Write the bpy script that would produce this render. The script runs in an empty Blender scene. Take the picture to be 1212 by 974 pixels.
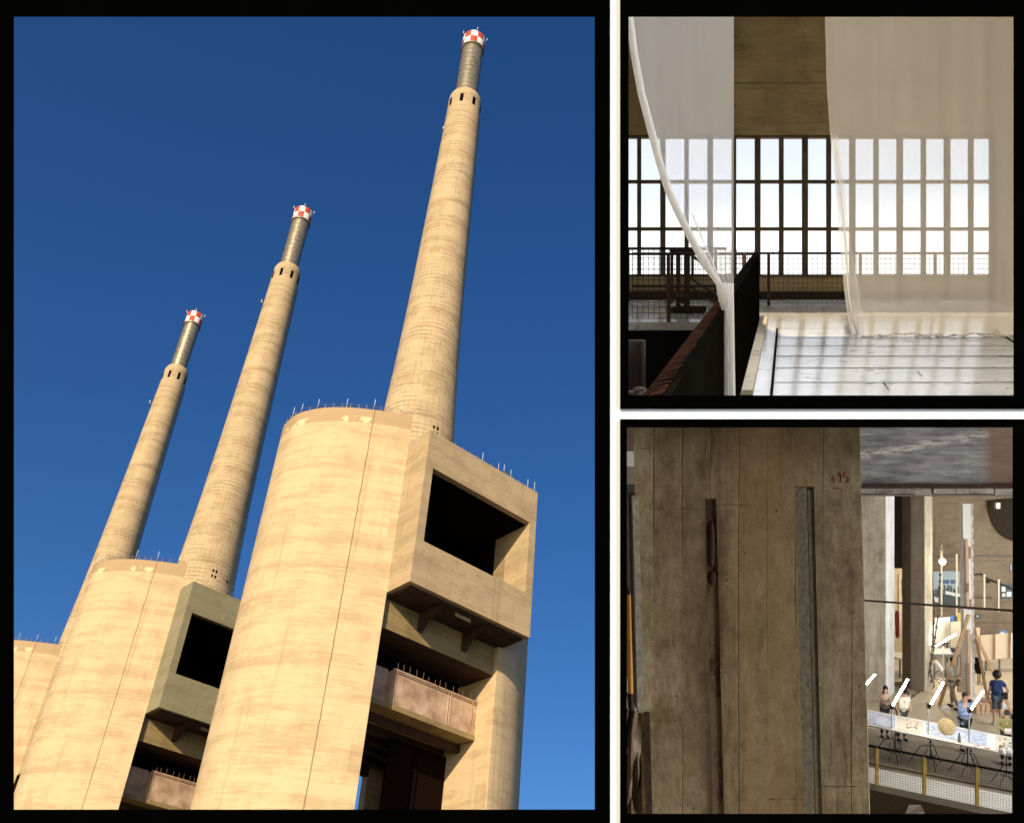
import bpy, bmesh, math, random
from mathutils import Matrix, Vector
random.seed(7)
PI = math.pi
C = bpy.context.scene
COL = C.collection

# ------------------------------------------------------------------ camera
HC = 10.4                       # camera height above the hall floor (z = 0)
FOC = 1200.0
cam_d = bpy.data.cameras.new('camera')
cam = bpy.data.objects.new('camera', cam_d); COL.objects.link(cam)
cam_d.sensor_width = 36; cam_d.lens = FOC / 1212 * 36
cam_d.clip_start = 0.05; cam_d.clip_end = 8000
cam.location = (0, 0, HC); cam.rotation_euler = (PI / 2, 0, 0)
C.camera = cam

# ------------------------------------------------------------------ the power station's own frame (it leans away up there)
MU = (0.73379, 0.44283, 0.51507)
def _c(v): return Vector((v[0], v[2], -v[1]))
AU0 = _c((0.7157386975816546, 0.4537510316120945, 0.5308748610502073)).normalized()
AR = _c((-0.6763134787114228, 0.4080411556799382, 0.6132719574419121)).normalized()
AV = _c((0.06167590714174037, -0.7982639473640363, 0.5991416800866306)).normalized()
THU = 0.0267                                   # the box fronts are 1.5 degrees off square
AUX = (AU0 - AR * AU0.dot(AR)).normalized()
AV = AUX.cross(AR)
LF = Matrix((AUX, AR, AV)).transposed().to_4x4()
LF.translation = Vector((0, 0, HC)) + _c((-16.074359385247366, 3.630104436589592, 200.0))
def sk(u, r, v): return (u * math.cos(THU), r + u * math.sin(THU), v)

# ------------------------------------------------------------------ world sky and sun
sun_l = Vector(sk(-1.6, -1.0, 0.768)).normalized()      # towards the sun, station frame
el = math.asin(sun_l.z); rot = math.atan2(sun_l.x, sun_l.y)
W_ = bpy.data.worlds.new('World'); C.world = W_; W_.use_nodes = True
nt = W_.node_tree; nt.nodes.clear()
tc = nt.nodes.new('ShaderNodeTexCoord'); mp = nt.nodes.new('ShaderNodeMapping')
mp.vector_type = 'POINT'; mp.inputs['Rotation'].default_value = LF.to_3x3().transposed().to_euler()
sky = nt.nodes.new('ShaderNodeTexSky'); sky.sky_type = 'NISHITA'; sky.sun_disc = False
sky.sun_elevation = el; sky.sun_rotation = rot; sky.altitude = 0
sky.air_density = 1.0; sky.dust_density = 1.2; sky.ozone_density = 5.0
bg = nt.nodes.new('ShaderNodeBackground'); bg.inputs['Strength'].default_value = 0.085
hs = nt.nodes.new('ShaderNodeHueSaturation'); hs.inputs['Saturation'].default_value = 1.19; hs.inputs['Hue'].default_value = .508
wo = nt.nodes.new('ShaderNodeOutputWorld')
L = nt.links.new
L(tc.outputs['Generated'], mp.inputs['Vector']); L(mp.outputs[0], sky.inputs['Vector'])
L(sky.outputs[0], hs.inputs['Color']); L(hs.outputs[0], bg.inputs['Color']); L(bg.outputs[0], wo.inputs['Surface'])
sd = bpy.data.lights.new('sun', 'SUN'); sd.energy = 4.2; sd.angle = math.radians(0.5); sd.color = (1.0, 0.80, 0.52)
sun = bpy.data.objects.new('sun', sd); COL.objects.link(sun)
sdir = LF.to_3x3() @ sun_l
sun.rotation_euler = sdir.to_track_quat('Z', 'Y').to_euler(); sun.location = (-20, -40, 80)
C.view_settings.view_transform = 'Standard'; C.view_settings.look = 'None'
C.view_settings.gamma = 1.0; C.view_settings.use_curve_mapping = False
C.view_settings.exposure = 0.5

# ------------------------------------------------------------------ helpers
def W(px, py, Y): return Vector(((px - 606) / FOC * Y, Y, HC - (py - 487) / FOC * Y))
def X(px, Y): return (px - 606) / FOC * Y
def Z(py, Y): return HC - (py - 487) / FOC * Y
def F(px, py, z=0.0):
    Y = (HC - z) * FOC / (py - 487); return Vector((X(px, Y), Y, z))
class MB:
    def __init__(s, tf=None): s.v = []; s.f = []; s.m = []; s.tf = tf
    def add(s, vs, fs, mi=0):
        n = len(s.v)
        for p in vs: s.v.append(tuple(s.tf(*p)) if s.tf else tuple(p))
        for q in fs: s.f.append([n + i for i in q]); s.m.append(mi)
        return s
    def hexa(s, a, b, mi=0):      # two 4-loops
        return s.add(list(a) + list(b), [(3, 2, 1, 0), (4, 5, 6, 7), (0, 1, 5, 4), (1, 2, 6, 5), (2, 3, 7, 6), (3, 0, 4, 7)], mi)
    def box(s, lo, hi, mi=0):
        x0, y0, z0 = lo; x1, y1, z1 = hi
        return s.hexa([(x0, y0, z0), (x1, y0, z0), (x1, y1, z0), (x0, y1, z0)], [(x0, y0, z1), (x1, y0, z1), (x1, y1, z1), (x0, y1, z1)], mi)
    def prism(s, pts, z0, z1, mi=0, axis='z'):
        n = len(pts)
        if axis == 'z': a = [(p[0], p[1], z0) for p in pts]; b = [(p[0], p[1], z1) for p in pts]
        elif axis == 'y': a = [(p[0], z0, p[1]) for p in pts]; b = [(p[0], z1, p[1]) for p in pts]
        else: a = [(z0, p[0], p[1]) for p in pts]; b = [(z1, p[0], p[1]) for p in pts]
        fs = [tuple(range(n))[::-1], tuple(range(n, 2 * n))]
        fs += [(i, (i + 1) % n, n + (i + 1) % n, n + i) for i in range(n)]
        return s.add(a + b, fs, mi)
    def tube(s, p, q, r, n=6, r2=None, mi=0):
        p = Vector(p); q = Vector(q); d = (q - p)
        if d.length < 1e-6: return s
        d.normalize(); a = d.cross(Vector((0, 0, 1)))
        if a.length < 0.05: a = d.cross(Vector((1, 0, 0)))
        a.normalize(); b = d.cross(a); r2 = r if r2 is None else r2
        vs = []
        for c, rr in ((p, r), (q, r2)):
            for i in range(n):
                t = 2 * PI * i / n; vs.append(c + a * math.cos(t) * rr + b * math.sin(t) * rr)
        fs = [(i, (i + 1) % n, n + (i + 1) % n, n + i) for i in range(n)] + [tuple(range(n))[::-1], tuple(range(n, 2 * n))]
        return s.add(vs, fs, mi)
    def path(s, pts, r, n=6):
        for a, b in zip(pts[:-1], pts[1:]): s.tube(a, b, r, n)
        return s
    def lathe(s, prof, n=48, c=(0, 0), mi=None, cap=True):
        vs = []
        for (r, z) in prof:
            for i in range(n):
                t = 2 * PI * i / n; vs.append((c[0] + r * math.cos(t), c[1] + r * math.sin(t), z))
        k = len(prof)
        for j in range(k - 1):
            for i in range(n):
                pass
        b = len(s.v); s.add(vs, [])
        for j in range(k - 1):
            for i in range(n):
                s.f.append([b + j * n + i, b + j * n + (i + 1) % n, b + (j + 1) * n + (i + 1) % n, b + (j + 1) * n + i])
                s.m.append(mi(j, i) if mi else 0)
        if cap:
            s.f.append([b + i for i in range(n)][::-1]); s.m.append(0)
            s.f.append([b + (k - 1) * n + i for i in range(n)]); s.m.append(0)
        return s
    def ell(s, c, r, nu=12, nv=8, mi=0):
        vs = [(c[0], c[1], c[2] - r[2])]
        for j in range(1, nv):
            ph = -PI / 2 + PI * j / nv
            for i in range(nu):
                t = 2 * PI * i / nu
                vs.append((c[0] + r[0] * math.cos(ph) * math.cos(t), c[1] + r[1] * math.cos(ph) * math.sin(t), c[2] + r[2] * math.sin(ph)))
        vs.append((c[0], c[1], c[2] + r[2])); fs = []
        for i in range(nu): fs.append((0, 1 + (i + 1) % nu, 1 + i))
        for j in range(nv - 2):
            for i in range(nu):
                a = 1 + j * nu; fs.append((a + i, a + (i + 1) % nu, a + nu + (i + 1) % nu, a + nu + i))
        l = len(vs) - 1; a = 1 + (nv - 2) * nu
        for i in range(nu): fs.append((a + i, a + (i + 1) % nu, l))
        return s.add(vs, fs, mi)
    def build(s, name, mat, parent=None, smooth=False, bevel=0, base=None):
        me = bpy.data.meshes.new(name)
        vs = s.v
        if base is not None: vs = [(v[0] - base[0], v[1] - base[1], v[2] - base[2]) for v in vs]
        me.from_pydata(vs, [], s.f)
        for m in (mat if isinstance(mat, (list, tuple)) else [mat]): me.materials.append(m)
        for p, i in zip(me.polygons, s.m): p.material_index = i
        me.validate()
        bm = bmesh.new(); bm.from_mesh(me); bmesh.ops.recalc_face_normals(bm, faces=bm.faces); bm.to_mesh(me); bm.free()
        if smooth:
            me.polygons.foreach_set('use_smooth', [True] * len(me.polygons))
            try: me.set_sharp_from_angle(angle=math.radians(35))
            except Exception: pass
        o = bpy.data.objects.new(name, me); COL.objects.link(o)
        if parent: o.parent = parent
        elif base is not None: o.location = base
        if bevel:
            b = o.modifiers.new('bevel', 'BEVEL'); b.width = bevel; b.segments = 1; b.limit_method = 'ANGLE'
        return o
def tag(o, label=None, cat=None, group=None, kind=None):
    if label: o['label'] = label
    if cat: o['category'] = cat
    if group: o['group'] = group
    if kind: o['kind'] = kind
    return o
def struct(o): o['kind'] = 'structure'; return o
def empty(name, loc=(0, 0, 0), label=None, cat=None, group=None, mat=None):
    o = bpy.data.objects.new(name, None); COL.objects.link(o)
    if mat is not None: o.matrix_world = mat
    else: o.location = loc
    o.empty_display_size = .2
    return tag(o, label, cat, group)
def copy_tree(o, parent=None):
    c = o.copy(); COL.objects.link(c)
    if parent: c.parent = parent
    for ch in list(o.children): copy_tree(ch, c)
    return c

# ------------------------------------------------------------------ materials
def mat_new(name):
    m = bpy.data.materials.new(name); m.use_nodes = True
    n = m.node_tree; b = n.nodes['Principled BSDF']; return m, n, b
def plain(name, col, rough=.7, metal=0, var=.12, scale=6, bump=.1, spec=.4):
    m, n, b = mat_new(name)
    t = n.nodes.new('ShaderNodeTexCoord'); z = n.nodes.new('ShaderNodeTexNoise')
    z.inputs['Scale'].default_value = scale; z.inputs['Detail'].default_value = 6
    n.links.new(t.outputs['Object'], z.inputs['Vector'])
    r = n.nodes.new('ShaderNodeValToRGB')
    r.color_ramp.elements[0].position = .3; r.color_ramp.elements[1].position = .7
    r.color_ramp.elements[0].color = tuple(c * (1 - var) for c in col) + (1,)
    r.color_ramp.elements[1].color = tuple(min(1, c * (1 + var)) for c in col) + (1,)
    n.links.new(z.outputs[0], r.inputs[0]); n.links.new(r.outputs[0], b.inputs['Base Color'])
    b.inputs['Roughness'].default_value = rough; b.inputs['Metallic'].default_value = metal
    b.inputs['Specular IOR Level'].default_value = spec
    if bump:
        bp = n.nodes.new('ShaderNodeBump'); bp.inputs['Strength'].default_value = bump; bp.inputs['Distance'].default_value = .02
        n.links.new(z.outputs[0], bp.inputs['Height']); n.links.new(bp.outputs[0], b.inputs['Normal'])
    return m
def emis(name, col, st):
    m = bpy.data.materials.new(name); m.use_nodes = True; n = m.node_tree; n.nodes.clear()
    e = n.nodes.new('ShaderNodeEmission'); e.inputs[0].default_value = (*col, 1); e.inputs[1].default_value = st
    o = n.nodes.new('ShaderNodeOutputMaterial'); n.links.new(e.outputs[0], o.inputs[0]); return m
def diffuse(name, col):
    m = bpy.data.materials.new(name); m.use_nodes = True; n = m.node_tree; n.nodes.clear()
    t = n.nodes.new('ShaderNodeTexCoord'); z = n.nodes.new('ShaderNodeTexNoise'); z.inputs['Scale'].default_value = 5; n.links.new(t.outputs['Object'], z.inputs['Vector'])
    r = n.nodes.new('ShaderNodeValToRGB'); r.color_ramp.elements[0].color = (*[c * .6 for c in col], 1); r.color_ramp.elements[1].color = (*[c * 1.4 for c in col], 1); n.links.new(z.outputs[0], r.inputs[0])
    d = n.nodes.new('ShaderNodeBsdfDiffuse'); n.links.new(r.outputs[0], d.inputs[0]); o = n.nodes.new('ShaderNodeOutputMaterial'); n.links.new(d.outputs[0], o.inputs[0]); return m
class NT:
    def __init__(s, n): s.n = n
    def node(s, t, **k):
        x = s.n.nodes.new(t)
        for a, b in k.items(): setattr(x, a, b)
        return x
    def link(s, a, b): s.n.links.new(a, b)
    def val(s, inp, v):
        if isinstance(v, (int, float)): inp.default_value = v
        else: s.link(v, inp)
    def math(s, op, a, b=None, clamp=False):
        x = s.node('ShaderNodeMath', operation=op); x.use_clamp = clamp
        s.val(x.inputs[0], a)
        if b is not None: s.val(x.inputs[1], b)
        return x.outputs[0]
    def noise(s, vec, sc, det=6, scale3=None, rough=.6):
        if scale3:
            m = s.node('ShaderNodeMapping'); m.inputs['Scale'].default_value = scale3; s.link(vec, m.inputs[0]); vec = m.outputs[0]
        z = s.node('ShaderNodeTexNoise'); z.inputs['Scale'].default_value = sc; z.inputs['Detail'].default_value = det
        z.inputs['Roughness'].default_value = rough; s.link(vec, z.inputs['Vector']); return z.outputs[0]
    def ramp(s, fac, stops):
        r = s.node('ShaderNodeValToRGB'); e = r.color_ramp.elements
        while len(e) < len(stops): e.new(.5)
        for q, (p, c) in zip(e, stops):
            q.position = p; q.color = (*c, 1) if len(c) == 3 else c
        s.link(fac, r.inputs[0]); return r.outputs[0]
    def mix(s, fac, a, b, mode='MIX'):
        x = s.node('ShaderNodeMix', data_type='RGBA', blend_type=mode)
        s.val(x.inputs[0], fac)
        for i, v in ((6, a), (7, b)):
            if isinstance(v, tuple): x.inputs[i].default_value = (*v, 1)
            else: s.link(v, x.inputs[i])
        return x.outputs[2]
    def smooth(s, v, a, b):
        x = s.node('ShaderNodeMapRange'); x.interpolation_type = 'SMOOTHSTEP'
        s.link(v, x.inputs[0]); x.inputs[1].default_value = a; x.inputs[2].default_value = b; return x.outputs[0]
g = lambda v: (v, v, v)
def tower_concrete(name, c0, c1, kind):
    """board marked station concrete: bands across, pour joints every lift, streaks down"""
    m, n, b = mat_new(name); k = NT(n)
    t = k.node('ShaderNodeTexCoord').outputs['Object']; sp = k.node('ShaderNodeSeparateXYZ'); k.link(t, sp.inputs[0])
    x, y, z = sp.outputs
    band = k.noise(t, 1, 6, (.03, .03, .34), .62); band2 = k.noise(t, 1, 7, (.22, .22, 2.6), .7)
    cloud = k.noise(t, .16, 9, None, .74); streak = k.noise(t, 1, 4, (.9, .9, .02)); fine = k.noise(t, 2.2, 8)
    f = k.math('ADD', k.math('MULTIPLY', band, .36), k.math('MULTIPLY', band2, .26)); f = k.math('ADD', f, k.math('MULTIPLY', cloud, .38))
    col = k.ramp(f, [(.36, c1), (.46, tuple((a + b_) / 2 for a, b_ in zip(c0, c1))), (.52, c0), (.66, tuple(min(1, a * 1.1) for a in c0))])
    col = k.mix(k.math('MULTIPLY', k.smooth(streak, .56, .75), .35), col, tuple(a * .62 for a in c1))
    lift = {'silo': 2.4, 'box': .62, 'chim': 1.25}[kind]
    zz = k.math('ADD', z, k.math('MULTIPLY', k.math('SUBTRACT', k.noise(t, .3, 2), .5), .35 if kind == 'silo' else .12))
    ln = k.math('ABSOLUTE', k.math('SUBTRACT', k.math('FRACT', k.math('DIVIDE', zz, lift)), .5))
    ln = k.smooth(ln, .5 - (.035 if kind == 'silo' else .11), .5)
    gate = k.smooth(k.noise(t, 1, 3, (.11, .11, .35)), .44, .6)
    amt = k.math('MULTIPLY', k.math('MULTIPLY', ln, gate), {'silo': .38, 'box': .45, 'chim': .9}[kind])
    col = k.mix(amt, col, tuple(a * .45 for a in c1))
    if kind == 'chim':
        an = k.math('MULTIPLY', k.math('ARCTAN2', y, x), 6.0)
        fr = k.math('ABSOLUTE', k.math('SUBTRACT', k.math('FRACT', an), .5))
        vl = k.math('MULTIPLY', k.smooth(fr, .43, .5), k.smooth(k.noise(t, .5, 3), .42, .6))
        col = k.mix(k.math('MULTIPLY', vl, .7), col, tuple(a * .4 for a in c1))
        pk = k.smooth(k.noise(t, 1.1, 5), .63, .72)
        col = k.mix(k.math('MULTIPLY', pk, .75), col, tuple(a * .35 for a in c1))
    if kind != 'chim':
        sq = k.noise(t, 1, 3, (.16, .16, .10)); mk = k.node('ShaderNodeTexVoronoi'); mk.distance = 'CHEBYCHEV'; mk.inputs['Scale'].default_value = 1.0
        mpp = k.node('ShaderNodeMapping'); mpp.inputs['Scale'].default_value = (.11, .11, .075); k.link(t, mpp.inputs[0]); k.link(mpp.outputs[0], mk.inputs['Vector'])
        wn = k.node('ShaderNodeSeparateColor'); k.link(mk.outputs['Color'], wn.inputs[0])
        repair = k.math('MULTIPLY', k.math('SUBTRACT', 1, k.smooth(mk.outputs[0], .17, .18)), k.smooth(wn.outputs[0], .78, .80))
        col = k.mix(k.math('MULTIPLY', repair, .30), col, tuple(a * .72 for a in c1))
        rr = k.math('MULTIPLY', k.smooth(k.noise(t, 1, 6, (1.6, 1.6, .05), .7), .60, .72), k.smooth(k.noise(t, .12, 3), .5, .62))
        col = k.mix(k.math('MULTIPLY', rr, .45), col, (.20, .10, .045))
        blot = k.smooth(k.noise(t, .55, 8, None, .75), .60, .72); col = k.mix(k.math('MULTIPLY', blot, .4), col, tuple(a * .5 for a in c1))
    if kind == 'silo':
        # the darker rim band, with pale patches where the render has come off, and the long vertical joint
        rim = k.smooth(z, 121.45, 121.6)
        patch = k.math('MULTIPLY', k.smooth(k.noise(t, .16, 6), .55, .565), k.math('SUBTRACT', 1, k.smooth(z, 122.9, 123.1)))
        rc = k.mix(patch, tuple(a * .98 for a in (c1[0], c1[1], c1[2])), tuple(min(1, a * 1.25) for a in c0))
        col = k.mix(k.math('MULTIPLY', rim, .85), col, rc)
        wob = k.math('MULTIPLY', k.math('SUBTRACT', k.noise(t, .35, 3), .5), .3)
        jl = k.math('ABSOLUTE', k.math('SUBTRACT', k.math('ADD', x, wob), -6.6))
        col = k.mix(k.math('MULTIPLY', k.math('SUBTRACT', 1, k.smooth(jl, .05, .11)), .75), col, tuple(a * .3 for a in c1))
        v = k.node('ShaderNodeTexVoronoi'); v.inputs['Scale'].default_value = .13; k.link(t, v.inputs['Vector'])
        col = k.mix(k.math('SUBTRACT', 1, k.smooth(v.outputs[0], .028, .04)), col, tuple(a * .1 for a in c1))
    col = k.mix(k.smooth(fine, .6, .8), col, tuple(a * .7 for a in c1))
    k.link(col, b.inputs['Base Color']); b.inputs['Roughness'].default_value = .93; b.inputs['Specular IOR Level'].default_value = .15
    bp = k.node('ShaderNodeBump'); bp.inputs['Strength'].default_value = .5; bp.inputs['Distance'].default_value = .12
    k.link(k.math('SUBTRACT', k.math('ADD', fine, k.math('MULTIPLY', band2, .8)), amt), bp.inputs['Height']); k.link(bp.outputs[0], b.inputs['Normal'])
    return m
M_silo = tower_concrete('silo_concrete', (.57, .44, .27), (.40, .285, .165), 'silo')
M_box = tower_concrete('boxed_concrete', (.46, .35, .215), (.32, .235, .14), 'box')
M_box_shade = tower_concrete('shade_grey_concrete', (.27, .245, .155), (.21, .185, .115), 'box')  # greyer copy of the box concrete, shade put into its colour
M_chim = tower_concrete('chimney_concrete', (.50, .385, .24), (.31, .225, .13), 'chim')
M_beamc = tower_concrete('weathered_beam', (.30, .225, .11), (.17, .12, .06), 'box')
M_flue = plain('flue_steel', (.30, .265, .19), .42, .55, .25, .8, .1)
M_red = plain('aviation_red', (.48, .06, .03), .6, 0, .15, .5, 0)
M_white = plain('aviation_white', (.78, .76, .72), .6, 0, .05, .5, 0)
M_steel = plain('weathered_steel', (.16, .15, .14), .6, .4)
M_rustb = plain('rusted_bar', (.12, .07, .045), .8)
M_pale = plain('galvanised_steel', (.62, .60, .55), .5, .3)
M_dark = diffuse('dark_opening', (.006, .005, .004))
M_brown = plain('shade_brown_soffit', (.045, .020, .011), .9, 0, .35, .4, .1)  # brown darkened to stand in for shade under the box
def pink_mat():
    m, n, b = mat_new('rusty_pink_sheet'); k = NT(n); t = k.node('ShaderNodeTexCoord').outputs['Object']
    a = k.noise(t, .35, 6); s = k.noise(t, 1, 5, (1.2, 1.2, .15)); q = k.noise(t, .55, 3)
    col = k.ramp(a, [(.32, (.30, .19, .125)), (.5, (.46, .31, .215)), (.68, (.56, .42, .30))])
    col = k.mix(k.math('MULTIPLY', k.smooth(s, .55, .75), .4), col, (.20, .07, .04))
    col = k.mix(k.smooth(q, .70, .74), col, (.03, .012, .01))
    k.link(col, b.inputs['Base Color']); b.inputs['Roughness'].default_value = .8; return m
M_pink = pink_mat()

# ================================================================== THE POWER STATION
BASE = -118.0
tfu = lambda u, r, v: sk(u, r, v - BASE)
S = 95.08
def spl(P, n=6):
    out = []
    for i in range(len(P) - 1):
        p0 = P[max(i - 1, 0)]; p1 = P[i]; p2 = P[i + 1]; p3 = P[min(i + 2, len(P) - 1)]
        for j in range(n):
            t = j / n
            out.append(tuple(.5 * ((2 * p1[a]) + (-p0[a] + p2[a]) * t + (2 * p0[a] - 5 * p1[a] + 4 * p2[a] - p3[a]) * t * t + (-p0[a] + 3 * p1[a] - 3 * p2[a] + p3[a]) * t ** 3) for a in (0, 1)))
    out.append(P[-1]); return out
half = spl([(0, 6.9), (-3.4, 9.1), (-6.8, 11.5), (-10.6, 14.6), (-14.2, 18.7), (-16.5, 23.4), (-17.0, 27.0), (-16.0, 32.0), (-12.0, 37.5), (-6, 40.5), (0, 41.5)])
left_plan = half
right_plan = [(28.3 - p[0] * 1.12, p[1] - (2.2 if i > 3 and i < 30 else 0)) for i, p in enumerate(half)]
right_plan = [(28.3 - p[0] * 1.12, p[1]) for p in half]
right_plan = spl([(28.3, 7.0), (31.0, 7.2), (35.5, 8.6), (40, 11.6), (44.5, 16.2), (47.0, 21.5), (47.8, 27), (46, 33), (41, 38), (34, 41), (28.3, 41.5)])
def block(k, label):
    root = empty('power_station_block', mat=LF @ Matrix.Translation(Vector(sk((0, .3, -.5)[k], k * S + (0, 2.0, -13.0)[k], BASE))), label=label, cat='industrial building', group='concrete blocks of the old power station')
    mb = MB(tfu).prism(left_plan, BASE, 7.0); o = mb.build('silo', M_silo, root, True)
    MB(tfu).prism(right_plan, BASE, 3.0).build('silo', M_silo, root, True)
    # the boxed room spanning between them: walls of real thickness round a deep opening
    b = MB(tfu); D = 41.0
    b.box((0.0, 0, -33.13), (1.85, D, 0)); b.box((28.3, 0, -33.13), (30.13, D, 0))
    b.box((1.85, 0, -8.1), (28.3, D, 0)); b.box((1.85, 0, -33.13), (28.3, D, -24.2)); b.box((1.85, D - 1, -24.2), (28.3, D, -8.1))
    b.build('projecting_room', M_box_shade if k == 1 else M_box, root)
    MB(tfu).box((1.9, 26, -24.1), (28.2, 27, -8.2)).build('shade_inner_wall', M_dark, root)
    il = MB(tfu); il.box((1.86, 1.4, -8.4), (28.29, 26, -8.11)); il.box((1.86, 1.4, -24.1), (2.1, 26, -8.4)); il.box((28.0, 10.5, -24.1), (28.29, 26, -8.4)); il.build('shade_lining', M_dark, root)  # black wall and lining stand in for the opening's deep shade
    # under the box: soffit, haunches, beam
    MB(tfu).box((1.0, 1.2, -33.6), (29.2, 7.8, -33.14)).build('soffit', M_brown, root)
    for u in (8.6, 19.5):
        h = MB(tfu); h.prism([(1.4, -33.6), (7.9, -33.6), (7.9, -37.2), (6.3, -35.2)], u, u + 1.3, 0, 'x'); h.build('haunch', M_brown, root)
    MB(tfu).box((12.9, 2.2, -34.3), (16.6, 2.4, -33.61)).build('added_bright_strip_panel', M_box, root)  # hanging panel added to catch sun as a bright strip
    MB(tfu).box((0.02, 8, -39.2), (28.28, 17.0, -33.62)).build('cross_beam', M_beamc, root)
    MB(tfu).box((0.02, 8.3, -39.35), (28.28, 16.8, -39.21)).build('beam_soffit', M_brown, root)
    # the sheet clad gallery under the beam
    gx = MB(tfu); gx.box((7.6, 12.2, -50.2), (28.2, 12.5, -43.9)); gx.box((2.6, 14.0, -50.2), (7.6, 14.3, -43.4)); gx.box((7.6, 12.5, -50.2), (7.9, 14.2, -43.9))
    gal = gx.build('cladding', M_pink, root)
    r = MB(tfu)
    for u in (7.75, 8.35, 21.0, 21.6, 27.0): r.box((u, 12.05, -50.2), (u + .16, 12.2, -43.7))
    r.box((7.6, 12.0, -43.9), (28.2, 12.3, -43.6)); r.box((7.6, 12.0, -44.25), (28.2, 12.14, -44.1))
    r.build('cladding_rail', M_pink, root)
    for i in range(14):
        u = 8.6 + i * 1.47 + random.uniform(-.35, .35); MB(tfu).tube((u, 12.1, -43.9), (u + random.uniform(-.15, .15), 12.1, -42.0 - random.uniform(0, .7)), .07, 5).build('reinforcement_bar', M_rustb, root)
    fl = MB(tfu); fl.box((0.02, 12.0, -51.2), (28.28, 39, -50.21)); fl.build('floor_slab', M_beamc, root)
    fb = MB(tfu)
    for rr in (16, 21, 26, 31, 36): fb.box((0.03, rr, -52.6), (28.27, rr + .8, -51.22))
    fb.build('floor_joists', M_brown, root)
    MB(tfu).box((0.03, 18, -50.2), (28.27, 19, -33.2)).build('back_partition', M_dark, root)
    MB(tfu).box((23.6, 39.3, BASE), (28.25, 41.2, -51.3)).build('rear_pier', M_box, root)
    MB(tfu).box((14.4, 20, BASE), (28.22, 20.6, -52.7)).build('rear_panel', diffuse('dark_red_panel', (.010, .005, .0035)), root)  # dark red panel, near-black to stand in for shade as well
    MB(tfu).box((20.5, 19.6, -66), (21.2, 20.0, -52.8)).build('drain_pipe', M_dark, root)
    MB(tfu).box((9.0, 39.1, -54), (23.6, 40.4, -51.25)).build('rear_beam', M_brown, root)
    # railings with lightning rods round the silo roof
    q = MB(tfu); pl = half
    acc = 0
    for a, c in zip(pl[:-1], pl[1:]):
        for hgt in (7.5, 8.05): q.tube((a[0] * .985, a[1] + .25, hgt), (c[0] * .985, c[1] + .25, hgt), .045, 4)
        acc += math.dist(a, c)
        if acc > 1.5: acc = 0; q.tube((a[0] * .985, a[1] + .25, 7.0), (a[0] * .985, a[1] + .25, 8.2), .07, 4)
    q.build('roof_railing', M_steel, root)
    for i in (4, 12, 19, 26, 31, 36):
        a = pl[i]; MB(tfu).tube((a[0] * .98, a[1] + .3, 7), (a[0] * .98, a[1] + .3, 7 + random.uniform(2.2, 3.2)), .035, 4).build('lightning_rod', M_pale, root)
    for u, hh in ((14.5, 2.4), (19, 2.1), (20.6, 2.6), (22.6, 2.3), (27.6, 2.4), (29.6, 2.7)):
        MB(tfu).tube((u, .6, 0), (u, .6, hh), .035, 4).build('lightning_rod', M_pale, root)
    bx = MB(tfu)
    for u in range(1, 30, 2): bx.tube((u, .5, 0), (u, .5, .9), .04, 4)
    bx.tube((1, .5, .9), (29.8, .5, .9), .035, 4).box((20.4, .5, 0), (22, 1.4, 1.0)); bx.build('parapet_rail', M_steel, root)
    return root
block(0, 'nearest and largest concrete block, its boxed room and both rounded silos in full view')
block(1, 'middle concrete block, half hidden behind the nearest silo, with a dark square opening')
block(2, 'farthest concrete block at the left edge, only its pale silo top showing')

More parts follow.
